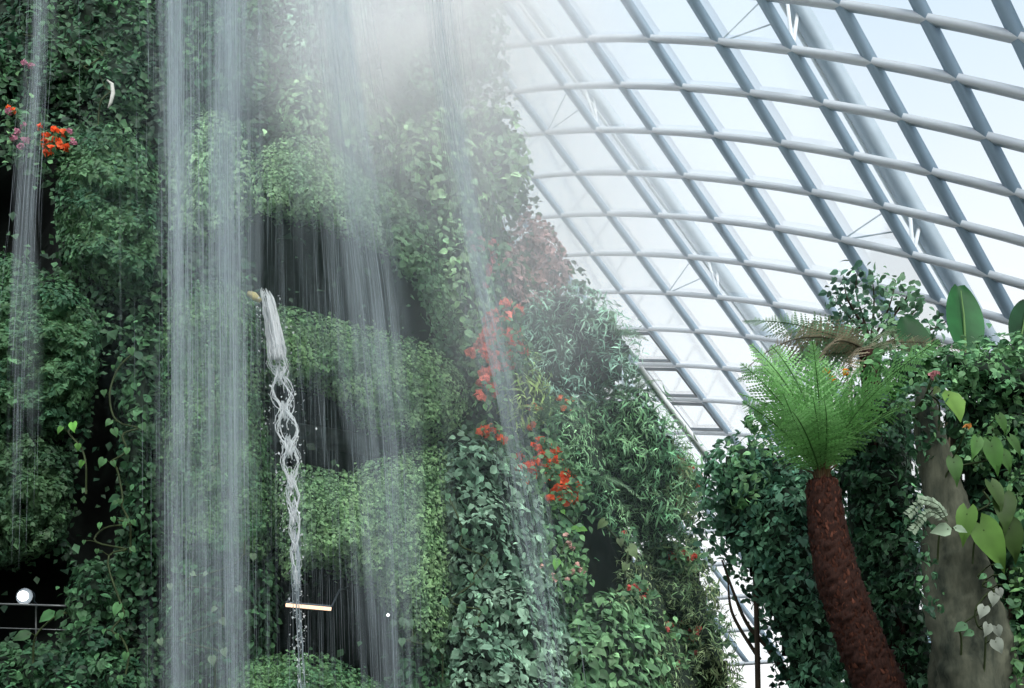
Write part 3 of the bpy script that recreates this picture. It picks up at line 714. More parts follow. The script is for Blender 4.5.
big_leaf_plant('climbing_plant', 'few narrow bright leaves above the round leaved shrub, beside the cream pink blossoms', [(557,560,18,-10,1.2),(562,510,10,30,1.0),(573,528,14,70,1.0),(556,505,12,-40,1.1),(580,528,13,70,1.2)], 2.3, LB, T_=OVATE)
big_leaf_plant('climbing_plant', 'spear shaped leaves right of the base of the narrow right waterfall', [(590,660,22,45,.8),(600,672,20,50,.7),(583,648,16,30,.6),(575,658,16,-45,.7)], 2.9, (.09,.2,.09), T_=OVATE)
big_leaf_plant('bromeliad', 'dark plant with a bent white stalk at upper left above the orange flowers', [(102,85,16,-60,.9),(110,86,14,40,1.0),(96,95,12,-50,.6),(88,60,12,20,1.4),(78,62,10,-30,1.0),(98,70,13,15,1.1),(20,30,10,0,.8),(108,45,9,30,.8)], 1.6, (.06,.16,.08), 'plant', OVATE)
m = MB(); q = at(np.array([107, 112, 113, 111, 108.]), np.array([80, 84, 93, 102, 108.]), surfY(np.array([110.]), np.array([95.]))[0] - 1.8); m.tube(q, [.02, .05, .06, .05, .02], 6)
m2 = rough_material('pale_bare_twig', (.4, .42, .38), (.6, .6, .55), 6, .8, 0)
tag(m.build('twig', m2), 'short curved whitish twig hanging at upper left above the orange flowers', 'twig')
# ------------------------------------------------------------------ right hand planting
def P1(x, y, Y): return at(np.array(x, float), np.array(y, float), np.array(Y, float))
def smooth_path(pts, n=24):
    pts = np.asarray(pts, float); u = np.linspace(0, len(pts) - 1, n); i = np.minimum(u.astype(int), len(pts) - 2); f_ = (u - i)[:, None]
    p0 = pts[np.maximum(i - 1, 0)]; p1 = pts[i]; p2 = pts[i + 1]; p3 = pts[np.minimum(i + 2, len(pts) - 1)]
    return .5 * (2 * p1 + (p2 - p0) * f_ + (2 * p0 - 5 * p1 + 4 * p2 - p3) * f_ ** 2 + (3 * p1 - p0 - 3 * p2 + p3) * f_ ** 3)
def limb(t, pts, r, name='branch', m_=None):
    m = MB(); q = smooth_path(pts, 6 * len(pts)); m.tube(q, np.interp(np.linspace(0, 1, len(q)), np.linspace(0, 1, len(r)), r), 8); return m.build(name, m_ or BARK, t)
def tree(name, label, polys, style, pal, Y, bulge, limbs, dens=1.0, size=1.0, body=True, cat='tree', rcap=50, bodyMat=UNDER):
    mb = MB()
    for p in polys:
        dY = p[0] if not isinstance(p[0], tuple) else 0; q = p[1:] if not isinstance(p[0], tuple) else p
        M = Mound(q, bulge, Y + dY, 0, rcap, .5, 40)
        if body: M.body(mb, 1, 8, .72)
        scatter(mb, M, style, pal[0], pal[1], dens, size)
        scatter(mb, M, style, pal[0], pal[1], dens * .12, size * 1.3)
    base = limbs[0][0][0].copy(); base[2] = 0
    t = thing(name, label, cat, base); mb.build('foliage', [LEAF, bodyMat], t)
    for k, (pts, r) in enumerate(limbs):
        if k == 0: pts = np.vstack([base, pts])
        limb(t, pts, r, 'trunk' if k == 0 else 'branch')
    return t
# big dark tree left of the tree fern
tree('broadleaf_tree', 'dense dark leafy tree between the mountain and the tree fern', [
      [(706,452),(735,430),(770,436),(818,452),(848,490),(856,560),(855,640),(850,740),(778,740),(776,670),(752,612),(735,575),(708,548),(700,500)],
      [-.8,(765,470),(810,470),(835,520),(838,600),(800,640),(760,600),(745,540)], [.6,(700,455),(722,440),(735,470),(722,520),(700,530)]],
     'mid', ((.03,.085,.055),(.075,.165,.09)), 16.5, 1.0, [(P1([800,800,795],[900,690,600],[16.9]*3), [.16,.13,.08]), (P1([795,770,745,722],[690,650,620,560],[16.3]*4), [.07,.05,.03,.015]), (P1([760,733,728],[660,615,580],[16.3]*3), [.035,.025,.012])], dens=1.0, size=1.05)
tree('young_tree', 'lighter green bush with fine leaves against the glass, left edge of the right hand planting', [
      [(712,470),(745,432),(775,440),(770,500),(735,520)], [.3,(738,425),(752,405),(770,418),(765,440)]], 'mid', G_MID, 15.6, .6, [(P1([760,756,745],[900,600,470],[15.9]*3), [.07,.05,.02])], dens=.55, body=False)
tree('ivy_tree', 'tall ivy clad tree behind the tree fern trunk, dark inside', [
      [(822,425),(835,400),(880,372),(925,392),(930,460),(928,560),(945,640),(965,740),(830,740),(830,620),(838,540),(826,480)],
      [-.7,(850,430),(905,420),(925,500),(925,600),(880,640),(862,560)]], 'mid', ((.014,.045,.026),(.05,.12,.055)), 13.5, .9,
      [(P1([890,890,885],[900,690,420],[13.6]*3), [.2,.16,.1])], dens=.9)
tree('climber_shrub', 'bright leafy crown of climbers at the top right above the mossy pillar', [
      [(850,372),(880,348),(930,345),(985,335),(1080,325),(1080,420),(1000,440),(965,410),(930,395),(890,398)],
      [-.5,(930,352),(1000,345),(1070,350),(1070,410),(990,420),(945,390)]], 'mid', ((.045,.12,.052),(.11,.225,.09)), 11.6, .6,
      [(P1([960,958,955],[900,600,400],[12.0]*3), [.12,.1,.06])], dens=.9, cat='shrub')
tree('climber_shrub', 'dark climber mass at the right edge behind the large lime leaves', [
      [(938,388),(1010,385),(1090,400),(1090,740),(1000,740),(985,640),(965,560),(945,480)]], 'broad', G_DARK, 11.2, .5,
      [(P1([1020,1020,1018],[900,650,450],[11.4]*3), [.1,.08,.05])], dens=.9, cat='shrub')
tree('climber_shrub', 'hanging leafy climber over the upper end of the mossy pillar', [[(895,385),(925,372),(960,385),(950,420),(935,455),(915,470),(900,430)], [-.3,(900,470),(925,500),(935,560),(945,620),(925,620),(905,560)]], 'mid', ((.02,.06,.032),(.06,.14,.06)), 10.3, .3,
      [(P1([935,935,930],[900,650,400],[10.9]*3), [.06,.05,.03])], dens=.45, cat='shrub', body=False)
tree('climber_shrub', 'mixed small leaves around the lime philodendron leaves at the right edge', [[(958,425),(1010,412),(1080,420),(1080,600),(1010,590),(1000,480),(970,470)], [(995,560),(1080,560),(1080,740),(985,740),(1005,660)]], 'mid', ((.03,.09,.04),(.10,.20,.07)), 10.4, .3,
      [(P1([1010,1010,1008],[900,650,440],[10.8]*3), [.05,.04,.03])], dens=.4, cat='shrub', body=False)
# twiggy tree against the glass
base = P1([880],[640],[15.4])[0]; base[2] = 0
t = thing('twiggy_tree', 'sparse small leaved tree with open twigs against the glass roof at right', 'tree', base)
limb(t, np.vstack([base, P1([880,878,872],[560,400,340],[15.4]*3)]), [.12,.09,.06,.04], 'trunk')
mb = MB(); ends = []
for pts in [((872,345),(862,315),(856,290),(858,272)), ((872,340),(845,312),(836,296)), ((866,330),(848,300),(843,275)), ((870,345),(888,310),(896,280)), ((872,340),(905,320),(920,306)), ((872,350),(840,330),(822,325)), ((876,345),(930,330),(948,320)), ((870,350),(835,345),(812,330)), ((872,335),(874,300),(872,276)), ((874,345),(905,300),(912,290))]:
    q = np.array(pts, float); Yv = 15.4 + rng.uniform(-.5, .5, len(q)); Yv[0] = 15.4; p3 = at(q[:, 0], q[:, 1], Yv); limb(t, p3, [.03, .018, .01, .006])
    sp = smooth_path(p3, 30)[6:]
    for _ in range(60):
        c = sp[rng.integers(len(sp))] + rng.normal(size=3) * np.array([.12, .12, .09]); ends.append(c)
E = np.array(ends); Z = nrm(rnd(len(E)) + np.array([0, -.5, .5])); X, Yv, Z = rot_frame(Z, rnd(len(E)))
mb.leaves(OVATE, E, X, Yv, Z, rng.uniform(.08, .16, len(E)), leaf_cols(len(E), E[:, 0] * 40, E[:, 2] * 40, (.05,.11,.075), (.11,.20,.11), .3), 0)
mb.build('foliage', LEAF, t)
# more foliage low in the twiggy crown
tree('leafy_bush', 'loose green bush below the twiggy tree, level with the banana leaf bases', [[(812,345),(850,318),(880,322),(925,315),(945,345),(930,365),(860,372)]], 'mid', ((.05,.12,.06),(.12,.21,.10)), 14.6, .6, [(P1([880,880,878],[900,500,350],[14.7]*3), [.08,.06,.04])], dens=.6, body=False, cat='shrub')

# ---- tree fern
YF = 11.0
tp = P1([822,827,836,849,864,884,905],[480,525,570,612,650,700,790],[YF]*7); foot = tp[-1].copy(); foot[2] = 0; foot[0] += .25
root = thing('tree_fern', 'tall tree fern with reddish brown fibrous leaning trunk and a fan of fronds', 'tree fern', foot)
path = smooth_path(np.vstack([tp, foot]), 120); rr = np.interp(np.linspace(0, 1, 120), [0, .04, .3, .7, 1], [.15, .18, .23, .26, .34])
m = MB(); m.tube(path, rr, 40)
V = m.v[0]; ang = np.tile(np.arange(40), 120); lev = np.repeat(np.arange(120), 40)
ctr = np.repeat(path, 40, 0); dv = V[:4800] - ctr; k = 1 + .06 * rng.normal(size=4800) + .05 * lump(ang * 9.0, lev * 4.0, 40, 3); V[:4800] = ctr + dv * k[:, None]
m.build('trunk', FIBRE, root, smooth=True)
# stubs and hairs of old frond bases all over the trunk
m = MB(); n = 2600; li = rng.integers(2, 112, n); a = rng.uniform(0, 6.283, n)
tg = nrm(np.gradient(path, axis=0))[li]; s1 = nrm(np.cross(tg, [0, 1, 0.0])); s2 = np.cross(tg, s1); rad = np.cos(a)[:, None] * s1 + np.sin(a)[:, None] * s2
P = path[li] + rad * rr[li][:, None] * .96; X, Yv, Z = rot_frame(rad + tg * .3, -tg * 1.0 + rnd(n) * .5 + rad * .5)
m.leaves(STRAP, P, X, Yv, Z, rng.uniform(.04, .09, n), np.array((.052, .020, .013)) * np.exp(rng.normal(size=(n, 1)) * .45), 0, 2.2)
m.build('fibre_coat', leaf_material('fibre_hair', .05, .9, .1), root)['kind'] = 'stuff'
crown = tp[0] + np.array([0, 0, .02])
BIG = []
for k in range(5):
    m = MB(); frond_mesh(m, 1.45, .40, 44, .42 + .14 * k, .12 * (k - 2), (.16, .40, .11), (.26, .54, .19), ang=74, stalk=.10); BIG.append(m.mesh('frond', FROND))
for (x, y, dY, roll, v, sc) in [(806,362,.35,.25,0,1.0),(832,372,.5,-.15,1,.95),(786,372,.3,.5,1,1.0),(862,366,.35,-.5,0,1.02),(812,338,.3,.0,0,1),(834,345,.5,-.2,0,1),(792,350,.4,.3,0,1),(806,352,-.1,.1,1,1),(852,352,.1,-.35,0,1),(905,352,.15,-.75,2,1.12),(880,385,-.1,-.8,2,1.0),(752,372,.2,.75,2,1.1),(742,405,-.1,.9,3,1.0),(765,400,-.4,.8,2,.9),(893,404,.5,-.6,3,1.0),
        (820,392,-.7,.1,3,.85),(848,398,-.75,-.4,3,.85),(790,402,-.8,.4,3,.85),(818,375,.9,.0,1,1.0),(770,385,.9,.5,2,1.0),(870,372,.9,-.5,2,1.0)]:
    az, el, d = aim(crown, at(x, y, YF + dY)); frond_obj(root, crown - foot, az, el + .13 + .05 * v, BIG[v], roll, d / 1.36)
m = MB()
for _ in range(26):
    d = nrm(np.array([rng.normal() * .5, rng.normal() * .5, 1.0])); m.tube([crown - np.array([0, 0, .15]) + d * .05, crown + d * .12, crown + d * .26 + rng.normal(size=3) * .02], [.022, .016, .008], 5, (.06, .04, .015))
m.build('frond_base', LEAF, root)

# ---- paler fern behind it, with arching drooping fronds
PALE = []
for k in range(3):
    m = MB(); frond_mesh(m, 1.5, .30, 40, .9 + .25 * k, .1 * (k - 1), [(.20,.36,.20), (.26,.33,.19), (.28,.25,.16)][k], [(.30,.46,.28), (.34,.40,.25), (.36,.30,.20)][k], ang=68, stalk=.08); PALE.append(m.mesh('frond', FROND))
YP = 13.0; cr2 = P1([868],[352],[YP])[0]; ft = cr2.copy(); ft[2] = 0
t = thing('tree_fern', 'paler tree fern further back, fronds arching left across the glass', 'tree fern', ft)
m = MB(); q = smooth_path([ft, ft * .5 + cr2 * .5 + np.array([.08, 0, 0]), cr2], 30); m.tube(q, np.linspace(.2, .12, 30), 12); m.build('trunk', FIBRE, t, smooth=True)
for (x, y, dY, roll, v, sc) in [(757,326,.2,.5,0,1),(752,352,-.3,.6,2,1),(790,330,.4,.4,1,1),(772,378,.0,.7,0,1),(800,352,-.7,.5,2,1),(905,345,-.4,-.5,1,1),(930,352,.2,-.5,2,1),(830,325,.5,.2,0,1),(890,328,.5,-.3,1,1),(745,388,.3,.7,0,1.0),(840,372,-.9,.2,2,1)]:
    az, el, d = aim(cr2, at(x, y, YP + dY)); frond_obj(t, cr2 - ft, az, el + .28 + .1 * v, PALE[v], roll, d / 1.28)

# ---- banana plant
def paddle():
    v = []; f = []; n = 12
    for k in range(n + 1):
        s = k / n; w_ = .27 * (math.sin(math.pi * min(s * .93 + .04, 1)) ** .55) * (1 - .12 * s)
        z = -.10 * s * s
        v += [(-w_, s, z + .05), (-w_ * .5, s + .01, z + .015), (0, s, z), (w_ * .5, s + .01, z + .015), (w_, s, z + .05)]
        if k:
            for j in range(4): a = 5 * k + j; f += [(a - 5, a - 4, a + 1), (a - 5, a + 1, a)]
    return T(v, f)
PAD = paddle()
yb = 13.2; ft = P1([948],[560],[yb])[0]; ft[2] = 0
t = thing('banana_plant', 'banana plant with two upright paddle leaves rising above the right hand shrubs', 'banana plant', ft)
limb(t, np.vstack([ft, P1([950,952],[500,400],[yb] * 2)]), [.14,.1,.06], 'stem', leaf_material('banana_stem', .1))
for (x0, y0, x1, y1, wd, c, name) in [(966,356,961,283,1.0,(.022,.125,.035),'leaf'),(921,362,903,318,1.35,(.015,.075,.022),'leaf'),(1018,352,1028,300,1.1,(.012,.06,.022),'leaf')]:
    a = P1([x0],[y0],[yb])[0]; b = P1([x1],[y1],[yb + .15])[0]; l = np.linalg.norm(b - a); m = MB()
    X, Yv, Z = rot_frame(np.array([[.12, -1, .1]]), (b - a)[None]); m.leaves(PAD, a[None], X, Yv, Z, l, np.array([c]), 0, wd * .95)
    lf = m.build(name, LEAF_GLOSS, t)
    m = MB(); m.tube([P1([952],[400],[yb])[0], a, a * .45 + b * .55 - np.array([0, .02, 0]), a * .1 + b * .9 - np.array([0, -.02, 0])], [.03, .022, .014, .006], 6, (.13, .26, .08)); m.build('midrib', LEAF, lf)

# ---- mossy pillar
yp = 10.4; pc = P1([924,928,938,949,957,965,974,985],[388,430,480,530,580,630,690,780],[yp]*8); ft = pc[-1].copy(); ft[2] = 0
pth = smooth_path(np.vstack([pc, ft]), 90); rr = np.interp(np.linspace(0, 1, 90), [0, .12, .3, .5, .7, 1], [.08, .13, .20, .32, .40, .5])
m = MB(); ns = 36; m.tube(pth, rr, ns); V = m.v[0]; k = ns * 90
a = np.tile(np.linspace(0, 2 * np.pi, ns, endpoint=False), 90); z = np.repeat(np.linspace(0, 10, 90), ns)
dv = V[:k] - np.repeat(pth, ns, 0); V[:k] = np.repeat(pth, ns, 0) + dv * (1 + .16 * np.sin(3 * a + 1.5 * np.sin(z)) + .10 * lump(a * 20, z * 12, 26, 9) + .06 * lump(a * 40, z * 40, 24, 10) + .03 * rng.normal(size=k))[:, None]
PILLAR = pth
tag(m.build('rock_pillar', MOSSROCK, smooth=True), 'leaning grey mossy pillar like a stone trunk at the right', 'pillar')

# ---- plants on and around the pillar
ARROW = T(HEART[0] * np.array([.62, 1, 1.0]), HEART[1])
def rg(name, label, leaves, col, T_=HEART, Y=10.0, cat='climber', **k): return big_leaf_plant(name, label, leaves, 0, col, cat, T_, Y, **k)
rg('climbing_plant', 'long lime green leaf hanging high on the pillar next to a small pink flower', [(949,395,38,14,1.35),(938,388,12,-40,.6)], (.10,.20,.035), OVATE, 9.9)
rg('philodendron', 'philodendron with several glossy mid green leaves at the right edge, level with the fern crown', [(992,446,34,5,1.1),(977,441,24,-20,1.2),(1004,455,22,15,.8),(954,462,28,0,.75),(1000,418,20,20,.8),(1012,440,22,30,.6)], (.07,.18,.04), ARROW, 10.0)
rg('philodendron', 'philodendron with the largest pale lime leaf hanging at the right edge over the pillar', [(984,530,52,22,1.25),(967,514,36,-18,1.3),(1004,500,40,-8,.45),(993,486,32,10,.5),(1010,528,40,5,.4)], (.085,.18,.035), ARROW, 9.8)
rg('begonia', 'trailing plant with round silvery pink leaves low on the right edge', [(994,595,13,-10,1.0),(984,608,13,-30,.95),(988,626,13,-20,1.0),(997,628,11,10,.8),(996,642,14,20,.9),(999,590,9,10,.7)], (.30,.34,.28), HEART, 9.7)
rg('begonia', 'small green sprigs beside the silvery leaves on the right edge', [(996,565,9,60,1),(1000,575,9,50,1),(985,575,9,-60,1.2),(990,583,8,-40,1),(1004,585,9,50,1),(1008,600,11,30,.8),(965,625,16,-65,.9),(972,632,12,-70,.8)], (.07,.19,.08), OVATE, 9.75)
t = flowering('pink_flower_plant', 'single dusty pink bloom above the long lime leaf on the pillar', [(932,376),(935,374)], (.55,.25,.26), 4.5, 0, Y=9.9, n=14)
t = flowering('orange_flower_plant', 'yellow orange hanging bloom above the tree fern crown', [(830,379),(834,380),(826,372),(846,372)], (.80,.33,.03), 4.5, 0, Y=11.9, n=12)
t = flowering('orange_flower_plant', 'single dull orange withered bloom at right, below the long lime leaf', [(967,427)], (.55,.24,.06), 4.5, 0, Y=9.9, n=10)
# silvery fern with paired white leaflets
bp = P1([948],[522],[9.7])[0]; t = thing('silver_fern', 'fern sprays with paired whitish leaflets hanging left over the pillar', 'fern', bp)
for (x1, y1, x2, y2) in [(928,500,909,514),(930,512,913,530),(938,505,920,499)]:
    q = smooth_path(np.stack([bp, P1([x1],[y1],[9.65])[0], P1([x2],[y2],[9.6])[0]]), 16); m = MB(); m.tube(q, .004, 4, (.08,.12,.06))
    tg = nrm(np.gradient(q, axis=0)); sd = nrm(np.cross(tg, [0, 1, 0.0]))
    for sg in (-1, 1):
        X, Yv, Z = rot_frame(np.tile([[.1, -1, .2]], (13, 1)) + rnd(13) * .15, sd[3:] * sg + tg[3:] * .5); m.leaves(OVATE, q[3:], X, Yv, Z, .055, np.tile([[.24, .32, .22]], (13, 1)) * np.exp(rng.normal(size=(13, 1)) * .2), 0, .9)
    m.build('frond', LEAF, t)
rg('climbing_plant', 'pale leaf lying across the pillar below the whitish fern', [(948,529,22,-80,1.1),(956,528,14,70,.9)], (.26,.36,.24), OVATE, 9.75)
# ------------------------------------------------------------------ waterfalls
def sway(path, y): 
    p = np.array(path, float); return np.interp(y, p[:, 0], p[:, 1]), np.interp(y, p[:, 0], p[:, 2])
def fall(name, label, path, bands, n, Y, y0=-120, y1=760, wpx=(.14, .36), ln=(35, 170), fade=None, soft=1.0, nsoft=None, wsoft=(1.2, 6.5)):
    """path: (y, centre x, half width) of the falling curtain; bands: (place, spread, share) of the denser streaks"""
    b = np.array(bands, float); m = MB()
    def pick(n, ln):
        pk = rng.choice(len(b), n, p=b[:, 2] / b[:, 2].sum()); u = b[pk, 0] + rng.normal(size=n) * b[pk, 1]
        ys = rng.uniform(y0, y1, n); L_ = rng.uniform(*ln, n)
        if fade is not None:
            k = rng.random(n) < np.interp(ys, *fade); u, ys, L_ = u[k], ys[k], L_[k]
        return len(u), u, ys, L_
    # thin threads of drops
    n_, u, ys, L_ = pick(n, ln)
    Yd = Y + rng.normal(size=n_) * .35; wd = rng.uniform(*wpx, n_) * Y / F; s = np.linspace(0, 1, 4); yy = ys[:, None] + L_[:, None] * s[None]
    c, hw = sway(path, yy); P = at(c + u[:, None] * hw, yy, Yd[:, None] * np.ones_like(yy)); prof = np.array([.3, 1, 1, .2]); V = []
    for q in range(3):
        a = 2.094 * q + .5; V.append(P + np.array([math.cos(a), math.sin(a), 0]) * (wd[:, None] * prof[None])[..., None] * .55)
    V = np.stack(V, 2).reshape(-1, 3); f = []
    for i in range(3):
        for q in range(3):
            a, b_ = i * 3 + q, i * 3 + (q + 1) % 3; f += [(a, b_, b_ + 3), (a, b_ + 3, a + 3)]
    m.raw(V, (np.array(f)[None] + (np.arange(n_) * 12)[:, None, None]).reshape(-1, 3), (.9, .9, .9), 0)
    # soft spray drifting around the threads
    n_, u, ys, L_ = pick(nsoft or n // 3, (90, 320))
    Yd = Y + rng.normal(size=n_) * .4; wd = rng.uniform(*wsoft, n_) * Y / F; s = np.linspace(0, 1, 6); yy = ys[:, None] - 60 + L_[:, None] * s[None]
    c, hw = sway(path, yy); P = at(c + u[:, None] * hw, yy, Yd[:, None] * np.ones_like(yy)); az = rng.normal(size=n_) * .5
    sd = np.stack([np.cos(az), np.sin(az), 0 * az], -1)[:, None] * wd[:, None, None]
    V = np.stack([P - sd, P, P + sd], 2).reshape(-1, 3); al = np.zeros((n_, 6, 3)); al[:, :, 1] = np.array([0, .7, 1, 1, .7, 0]) * rng.uniform(.08, .30, n_)[:, None] * soft
    f = []
    for i in range(5):
        for q in range(2):
            a = i * 3 + q; f += [(a, a + 1, a + 4), (a, a + 4, a + 3)]
    m.raw(V, (np.array(f)[None] + (np.arange(n_) * 18)[:, None, None]).reshape(-1, 3), np.repeat(al.reshape(-1, 1), 3, 1), 1)
    return tag(m.build(name, [SPRAY, VEIL]), label, 'waterfall')
fall('waterfall', 'widest waterfall curtain falling the full height at left', [(-200,205,48),(0,205,46),(300,207,46),(760,210,48)],
     [(-.62,.16,1.15),(.55,.20,1.3),(.05,.5,1.3),(.0,.75,.35)], 2700, 16.2, nsoft=720, soft=.5, wsoft=(1.5, 8), fade=([-100,150,300,500,700],[1,1,.8,.55,.45]))
fall('waterfall', 'thin faint waterfall at the far left edge', [(-200,45,12),(60,38,13),(200,28,14),(350,20,18),(760,10,20)], [(0,.55,1)], 260, 16.5, nsoft=100, soft=.5, fade=([-100,200,330,470],[1,.9,.5,.0]))
fall('waterfall', 'broad misty waterfall curtain in the middle, right of the white water jet', [(-200,325,26),(10,335,28),(180,355,36),(300,370,42),(450,384,42),(640,392,36),(760,396,36)],
     [(0,.4,1.3),(.25,.25,.6),(-.5,.7,.5)], 330, 16.8, nsoft=420, soft=.34, wsoft=(2.5, 10), fade=([-100,350,500,650,700],[1,1,.75,.45,.3]))
fall('waterfall', 'narrow waterfall drifting to the right, rightmost of the falls', [(-200,425,14),(30,440,14),(150,456,13),(270,478,16),(400,508,18),(500,525,18),(600,543,16),(760,562,16)],
     [(0,.5,1),(.3,.9,.25)], 480, 17.2, nsoft=170, soft=.55, fade=([-100,300,420,520,700],[1,1,.75,.5,.45]))
fall('water_veil', 'fine drizzle veil of separate drops over the dark recesses between the two larger falls', [(-200,300,60),(760,320,80)], [(0,.6,1)], 300, 17.0, nsoft=30, soft=.2, y0=120, y1=640, wpx=(.1,.22))

# the solid jet that springs from a spout on the hedge tier
jy = np.array([285, 300, 340, 380, 420, 460, 500, 560, 620, 690.]); jx = np.array([263, 268, 275, 280, 286, 290, 293, 296, 299, 302.]); jw = np.array([3.5, 6.5, 8, 9.5, 10, 8, 5.5, 3.5, 3, 3.])
JY = surfY(np.array([270.]), np.array([300.]))[0] - 6.0
base = at(263, 287, JY); t = thing('water_jet', 'white water jet leaping from the hedge ledge, breaking into a chain of loops', 'water jet', base)
def jet(name, y0, y1, n, lat, wpx, mt=JET, seed=1, jit=.0):
    m = MB()
    for _ in range(n):
        ys = rng.uniform(y0, y1); l = rng.uniform(20, 60); yy = np.linspace(ys, min(ys + l, y1 + 10), 7); u = rng.uniform(-1, 1)
        x = np.interp(yy, jy, jx) + np.interp(yy, jy, jw) * (u + rng.normal(size=7) * .06) + rng.normal() * jit
        d = JY - .25 * (1 - u * u) + rng.normal() * .06; w_ = rng.uniform(*wpx) * JY / F
        m.tube(at(x, yy, np.full(7, d)), w_ * np.array([.3, 1, 1, 1, 1, .8, .3]), 4, (.9,) * 3)
    return m.build(name, mt, t)
jet('jet_sheet', 287, 350, 150, 0, (.5, 1.3))
m = MB()   # loops: two edges that part and meet
for (a, b) in [(338,356),(352,378),(374,412),(412,448),(444,482),(480,514),(512,545),(540,580)]:
    for sg in (-1, 1):
        for k in range(7):
            a1 = a + rng.normal() * 4; b1 = b + rng.normal() * 4; yy = np.linspace(a1 - 5, b1 + 6, 14); s = (yy - a1) / (b1 - a1); open_ = np.sin(np.pi * np.clip(s, 0, 1)) ** rng.uniform(.6, 1.3) * rng.uniform(.8, 1.3)
            x = np.interp(yy, jy, jx) + sg * np.interp(yy, jy, jw) * (.12 + .85 * open_) + rng.normal() * .8 + rng.normal(size=14) * .55
            m.tube(at(x, yy, np.full(14, JY - .1 + rng.normal() * .08)), rng.uniform(.25, .75) * JY / F * (.7 + .7 * (1 - open_)) * rng.uniform(.5, 1.3, 14), 4, (.9,) * 3)
m.build('jet_loop', JET, t)
jet('jet_tail', 480, 690, 34, 0, (.3, .8), SPRAY, jit=1.5)
m = MB(); n = 700; y = rng.uniform(290, 690, n); x = np.interp(y, jy, jx) + rng.normal(size=n) * np.interp(y, jy, jw) * 1.2; P = at(x, y, JY + rng.normal(size=n) * .2)
X, Yv, Z = rot_frame(rnd(n), rnd(n) * .2 + np.array([0, 0, -1.0])); m.leaves(SMALL, P, X, Yv, Z, rng.uniform(.02, .07, n), np.full((n, 3), .9)); m.build('droplet', JET, t)['kind'] = 'stuff'
# spout tip beside it
m = MB(); q = at(np.array([248., 254, 260]), np.array([293., 296, 301]), np.full(3, JY + .05)); m.tube(q, [.05, .08, .05], 10, (.5, .45, .2)); 
tag(m.build('spout', leaf_material('spout_yellow', .05, .6, .3, .9)), 'small yellowish spout end beside the head of the white water jet', 'spout')

# ------------------------------------------------------------------ lamps and rail
def lamp_y(x, y): return surfY(np.array([float(x)]), np.array([float(y)]))[0]
yd = lamp_y(308, 606) - 1.9
a, b = at(286, 605, yd), at(331, 609, yd)
t = thing('strip_light', 'glowing warm white strip light slung under the large hedge tier', 'lamp', (a + b) / 2)
m = MB(); m.tube([a, (a + b) / 2, b], .036, 12); m.build('tube', WARM, t)
m = MB(); m.beam([a + np.array([0, .05, .05]), (a + b) / 2 + np.array([0, .05, .05]), b + np.array([0, .05, .05])], .1, .05, np.array([0, 1.0, 0])); m.build('housing', DARKMETAL, t)
m = MB()
for p in (a, b): m.tube([p + np.array([0, .05, .05]), p + np.array([0, .9, .5]), p + np.array([0, 2.0, .7])], .02, 6)
m.build('bracket', DARKMETAL, t)
yd = lamp_y(23, 596) - 1.2
c = at(23, 596, yd); t = thing('spot_lamp', 'round white spot lamp glowing in the dark recess at bottom left', 'lamp', c)
m = MB(); th = np.linspace(0, np.pi, 9); prof = np.stack([np.zeros(9), np.cos(th) * .05, 0 * th], -1); m.tube(c + np.stack([0 * th, -.07 * np.cos(th), 0 * th], -1), .10 * np.sin(th) ** .6 + .003, 16); m.build('bulb', COOL, t, smooth=True)
m = MB(); m.tube([c + np.array([0, .06, 0]), c + np.array([0, .22, 0]), c + np.array([0, .34, .0])], [.17, .15, .07], 16); m.build('housing', DARKMETAL, t)
m = MB(); m.tube([c + np.array([0, .3, 0]), c + np.array([0, .6, -.1]), c + np.array([0, .6, -.4])], .025, 6); m.build('bracket', DARKMETAL, t)
yd = lamp_y(388, 615) - 1.75; c = at(388, 615, yd); t = thing('small_lamp', 'tiny point of light in the recess right of the warm strip light', 'lamp', c)
m = MB(); m.tube(c + np.stack([0 * th, -.02 * np.cos(th), 0 * th], -1), .026 * np.sin(th) ** .6 + .002, 12); m.build('bulb', COOL, t)
m = MB(); m.tube([c + np.array([0, .02, 0]), c + np.array([0, .12, .01]), c + np.array([0, .5, .1])], [.04, .04, .015], 8); m.build('housing', DARKMETAL, t)
yd = lamp_y(30, 605) - 1.3
t = thing('railing', 'thin metal railing below the round white lamp at bottom left', 'railing', at(30, 640, yd))
m = MB(); x = np.linspace(-60, 66, 8); m.tube(at(x, 604 + x * .03, np.full(8, yd)), .022, 8); m.build('top_rail', STEEL, t)
for x in (-30, 36): m = MB(); m.tube([at(x, 605, yd), at(x, 625, yd), at(x, 650, yd)], .018, 6); m.build('post', STEEL, t)
m = MB(); x = np.linspace(-60, 66, 8); m.tube(at(x, 628 + x * .03, np.full(8, yd)), .012, 6); m.build('mid_rail', STEEL, t)

# white edge of the walkway showing along the right outline of the mountain
m = MB(); q = P1([640,664,690,716],[368,400,434,468],[31.5]*4); m.beam(q, .13, .3, np.array([1.0, 0, 0]))
tag(m.build('walkway_edge', WHITEP), 'white edge of a walkway rail slanting along the right outline of the mountain', 'walkway')

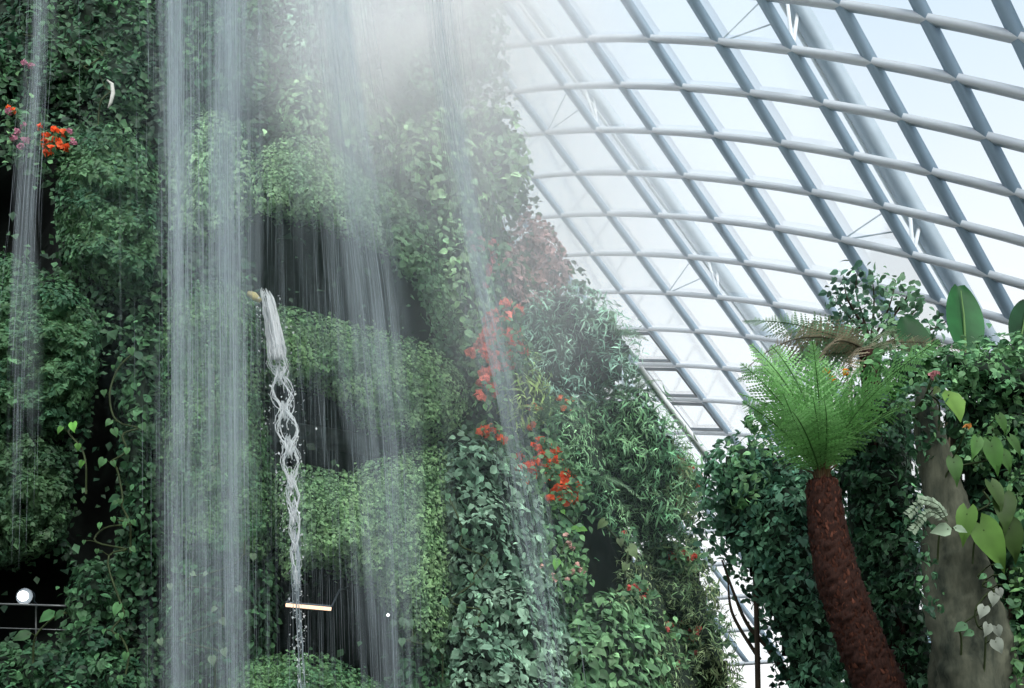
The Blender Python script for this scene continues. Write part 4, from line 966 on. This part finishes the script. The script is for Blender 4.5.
# ------------------------------------------------------------------ mist
def volume_material(name, dens, scale, lo, hi, aniso=.2, col=(.91, .94, 1.0), hetero=True):
    m, nt, out = mat(name); L = nt.links.new
    v = N(nt, 'ShaderNodeVolumeScatter', Anisotropy=aniso); v.inputs[0].default_value = (*col, 1)
    if hetero:
        tc = N(nt, 'ShaderNodeTexCoord'); ln = N(nt, 'ShaderNodeVectorMath', operation='LENGTH'); L(tc.outputs['Object'], ln.inputs[0])
        fo = N(nt, 'ShaderNodeMapRange', interpolation_type='SMOOTHSTEP'); fo.inputs[1].default_value = 1; fo.inputs[2].default_value = .1; L(ln.outputs['Value'], fo.inputs[0])
        no = N(nt, 'ShaderNodeTexNoise', Scale=scale, Detail=3.0, Roughness=.6); L(tc.outputs['Object'], no.inputs['Vector'])
        mr = N(nt, 'ShaderNodeMapRange'); mr.inputs[1].default_value = lo; mr.inputs[2].default_value = hi; L(no.outputs['Fac'], mr.inputs[0])
        a = N(nt, 'ShaderNodeMath', operation='MULTIPLY'); L(fo.outputs[0], a.inputs[0]); L(mr.outputs[0], a.inputs[1])
        b = N(nt, 'ShaderNodeMath', operation='MULTIPLY'); L(a.outputs[0], b.inputs[0]); b.inputs[1].default_value = dens; L(b.outputs[0], v.inputs['Density'])
    else: v.inputs['Density'].default_value = dens
    L(v.outputs[0], out.inputs['Volume']); return m
def ellipsoid(name, label, c, r, mt, rot=0, kind='stuff'):
    import bmesh
    bm = bmesh.new(); bmesh.ops.create_icosphere(bm, subdivisions=3, radius=1); me = bpy.data.meshes.new(name); bm.to_mesh(me); bm.free(); me.materials.append(mt)
    o = link(name, me); o.location = c; o.scale = r; o.rotation_euler = (0, rot, 0); return tag(o, label, 'mist', kind=kind)
ellipsoid('mist_cloud', 'bank of pale mist drifting over the top of the mountain against the glass', at(440, 25, 18.5), (5.0, 4.0, 5.4), volume_material('drifting_mist', 1.15, 1.6, .34, .75), .3)
ellipsoid('mist_cloud', 'thinner bank of mist along the right shoulder of the mountain', at(560, 240, 21.5), (4.0, 3.0, 6.2), volume_material('shoulder_mist', .34, 1.4, .3, .75), .35)
ellipsoid('mist_haze', 'pale haze filling the air under the glass shell beyond the mountain', (1, 40, 13), (15, 11, 13), volume_material('far_haze', .008, 1, 0, 1, hetero=False, aniso=.5, col=(.96, .98, 1)))
ellipsoid('mist_haze', 'thin added haze lifting the dark tones between the viewer and the mountain', at(500, 200, 19), (8.5, 5.5, 11), volume_material('black_lifting_haze', .0045, 1, 0, 1, hetero=False, col=(.72, .95, .93)))  # added volume that lifts the blacks; its teal tint stands for bounced light
